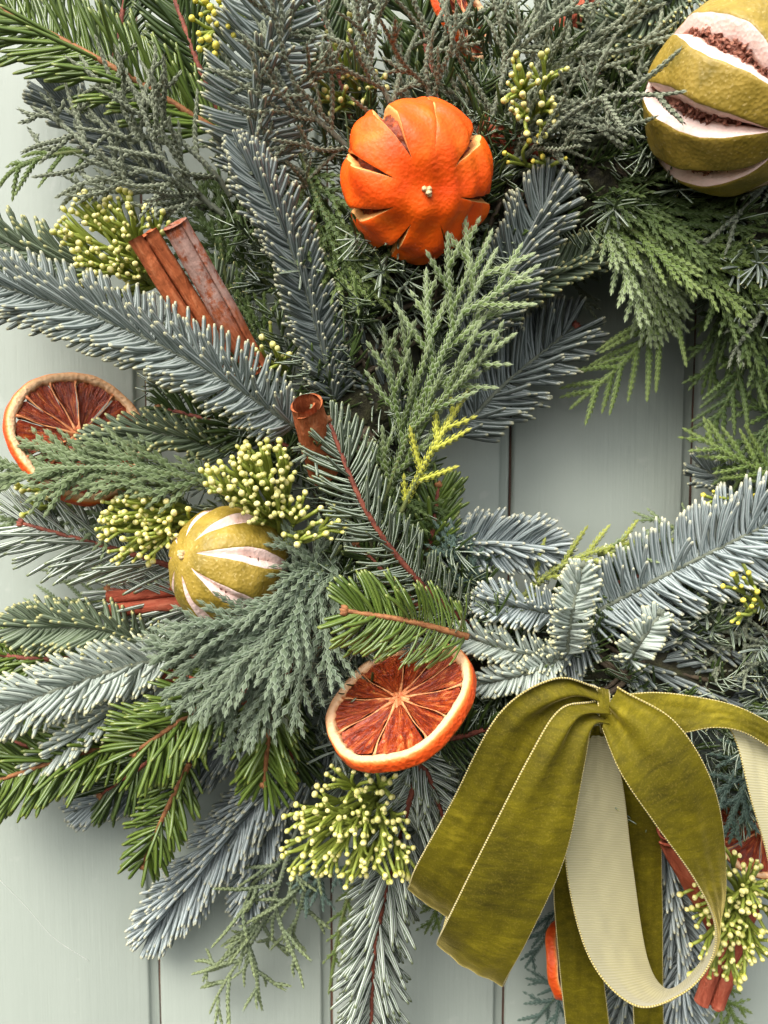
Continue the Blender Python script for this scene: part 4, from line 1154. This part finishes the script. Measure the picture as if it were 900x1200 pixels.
juniper('grey green juniper hanging against the door at bottom left', [(360, 945, 36), (330, 1030, 34), (295, 1100, 26), (248, 1185, 16)], 130, 'jun_green', gap=6.0)
juniper('dull juniper twig hanging left of the silvery fir', [(370, 965, 34), (355, 1030, 30), (345, 1110, 18)], 100, 'jun_green', gap=6.4)
juniper('grey juniper tips in the shade above the opening', [(610, 260, 30), (660, 320, 30), (700, 350, 24)], 80, 'jun', gap=6.4)
# ------------------------------------------------------------------ bud clusters
buds('yellow green bud cluster left of the cinnamon pair', (132, 288, 68), (56, 62), 120, (185, 330, 48))
buds('cream bud cluster beside the short cinnamon stub', (300, 566, 94), (52, 46), 104, (330, 625, 66))
buds('cream bud cluster at the left of the small dried citrus', (165, 614, 74), (54, 46), 86, (235, 600, 52))
buds('large cream bud cluster hanging below the central orange slice', (412, 968, 80), (78, 76), 150, (440, 935, 50), dep=20)
buds('few yellow buds at the top edge by the blue fir', (252, 30, 76), (24, 28), 20, (290, 20, 56), 'bud_yellow', dep=8)
buds('loose cream bud cluster right above the whole orange', (622, 112, 90), (34, 54), 34, (628, 140, 66), dep=10)
buds('cream bud cluster hanging at the bottom right edge', (856, 1068, 74), (62, 86), 135, (866, 1050, 48), dep=18)
buds('shaded olive buds behind the juniper above the orange', (405, 85, 62), (38, 50), 30, (420, 130, 40), dep=8)
buds('few cream buds trailing over the small dried citrus', (362, 612, 96), (38, 28), 20, (335, 640, 78), dep=8)
buds('few green buds in the shade beside the grey fir', (318, 410, 72), (20, 26), 9, (335, 445, 54), dep=6)
buds('yellow buds under the left orange slice at the edge', (38, 580, 48), (22, 20), 12, (90, 590, 40), dep=6)
buds('tiny yellow buds on the juniper at the right edge', (868, 690, 84), (24, 40), 13, (900, 720, 64), 'bud_yellow', dep=8, size_k=.8)
buds('tiny yellow buds at the right rim of the opening', (856, 586, 60), (36, 10), 9, (890, 600, 48), 'bud_yellow', dep=6, size_k=.8)
buds('tiny yellow buds below the loose cream cluster', (632, 182, 80), (36, 20), 7, (640, 210, 62), 'bud_yellow', dep=6, size_k=.8)
# ------------------------------------------------------------------ the velvet bow
bow = thing('ribbon_bow', 'olive velvet ribbon bow with cream backing and hanging tails', 'ribbon bow', P(705, 830, 95))
ribbon(bow, 'tail', [(690, 850, 88), (668, 930, 80), (650, 1020, 74), (655, 1120, 66), (668, 1240, 58)],
       [(712, 850, 88), (712, 930, 80), (698, 1020, 74), (704, 1120, 66), (718, 1240, 58)], False, seed=1.0)
ribbon(bow, 'tail', [(705, 850, 84), (722, 930, 78), (734, 1040, 62), (740, 1130, 54), (745, 1240, 50)],
       [(722, 850, 84), (768, 930, 78), (775, 1040, 62), (776, 1130, 54), (777, 1240, 50)], False, seed=2.0)
ribbon(bow, 'loop', [(702, 806, 106), (650, 796, 114), (585, 838, 112), (530, 940, 106), (490, 1012, 98), (481, 1036, 88), (486, 1030, 76), (560, 930, 66), (685, 850, 84)],
       [(702, 830, 102), (676, 832, 108), (640, 862, 108), (598, 955, 104), (560, 1046, 98), (546, 1075, 88), (550, 1070, 76), (610, 960, 66), (697, 858, 84)], False, seed=3.0, ripple=.0052)
ribbon(bow, 'loop', [(704, 824, 112), (660, 833, 120), (622, 888, 124), (566, 995, 120), (526, 1076, 112), (514, 1101, 100), (517, 1097, 88), (552, 1010, 76), (688, 858, 86)],
       [(705, 846, 112), (692, 852, 116), (684, 897, 120), (662, 1002, 118), (622, 1092, 112), (592, 1147, 100), (595, 1143, 88), (640, 1030, 76), (700, 862, 86)], False, seed=4.0, ripple=.0052)
ribbon(bow, 'loop', [(712, 848, 104), (755, 855, 110), (798, 858, 114), (836, 852, 118), (872, 858, 120), (915, 884, 118), (985, 930, 104)],
       [(718, 816, 104), (770, 812, 108), (826, 819, 112), (862, 828, 116), (892, 842, 117), (926, 862, 114), (990, 895, 100)], False, seed=5.0)
ribbon(bow, 'tail', [(780, 850, 96), (820, 848, 102), (848, 848, 108), (864, 872, 113), (880, 935, 114), (900, 1005, 110), (915, 1100, 100)],
       [(785, 830, 96), (842, 828, 102), (892, 850, 107), (912, 880, 111), (928, 940, 112), (946, 1005, 108), (960, 1100, 98)], True, seed=6.0)
ribbon(bow, 'loop', [(708, 852, 114), (728, 905, 124), (766, 962, 126), (814, 1030, 121), (838, 1084, 114), (832, 1128, 110), (800, 1164, 110), (744, 1178, 108), (690, 1120, 98), (663, 1005, 94), (675, 910, 96), (693, 862, 100)],
       [(722, 806, 114), (792, 848, 124), (838, 930, 122), (850, 1030, 104), (842, 1086, 92), (828, 1118, 84), (802, 1150, 76), (778, 1158, 68), (757, 1120, 66), (740, 1010, 80), (729, 920, 92), (714, 862, 100)], False, seed=7.0, ripple=.004, n=150)
kb = [(700, 808, 98), (701, 820, 109), (703, 840, 111), (705, 858, 102), (705, 846, 90), (701, 812, 90)]
ribbon(bow, 'knot', kb, [(x + 13, y + 1, h) for x, y, h in kb], False, n=60, wr=.0004, crown=.004)
# ------------------------------------------------------------------ a stray hair of spider silk on the door
k = NB('spider silk')
k.set(Base_Color=lin(236, 238, 232), Roughness=.4)
b = Batch()
tube(b, spline([P(-10, 1022, .6), P(30, 1062, .5), P(62, 1098, .5), P(104, 1126, .6)], 40), .00009, 5)
o = build('silk_thread', b, k.m)
tag(o, 'fine pale thread of spider silk on the door, lower left', 'silk thread')
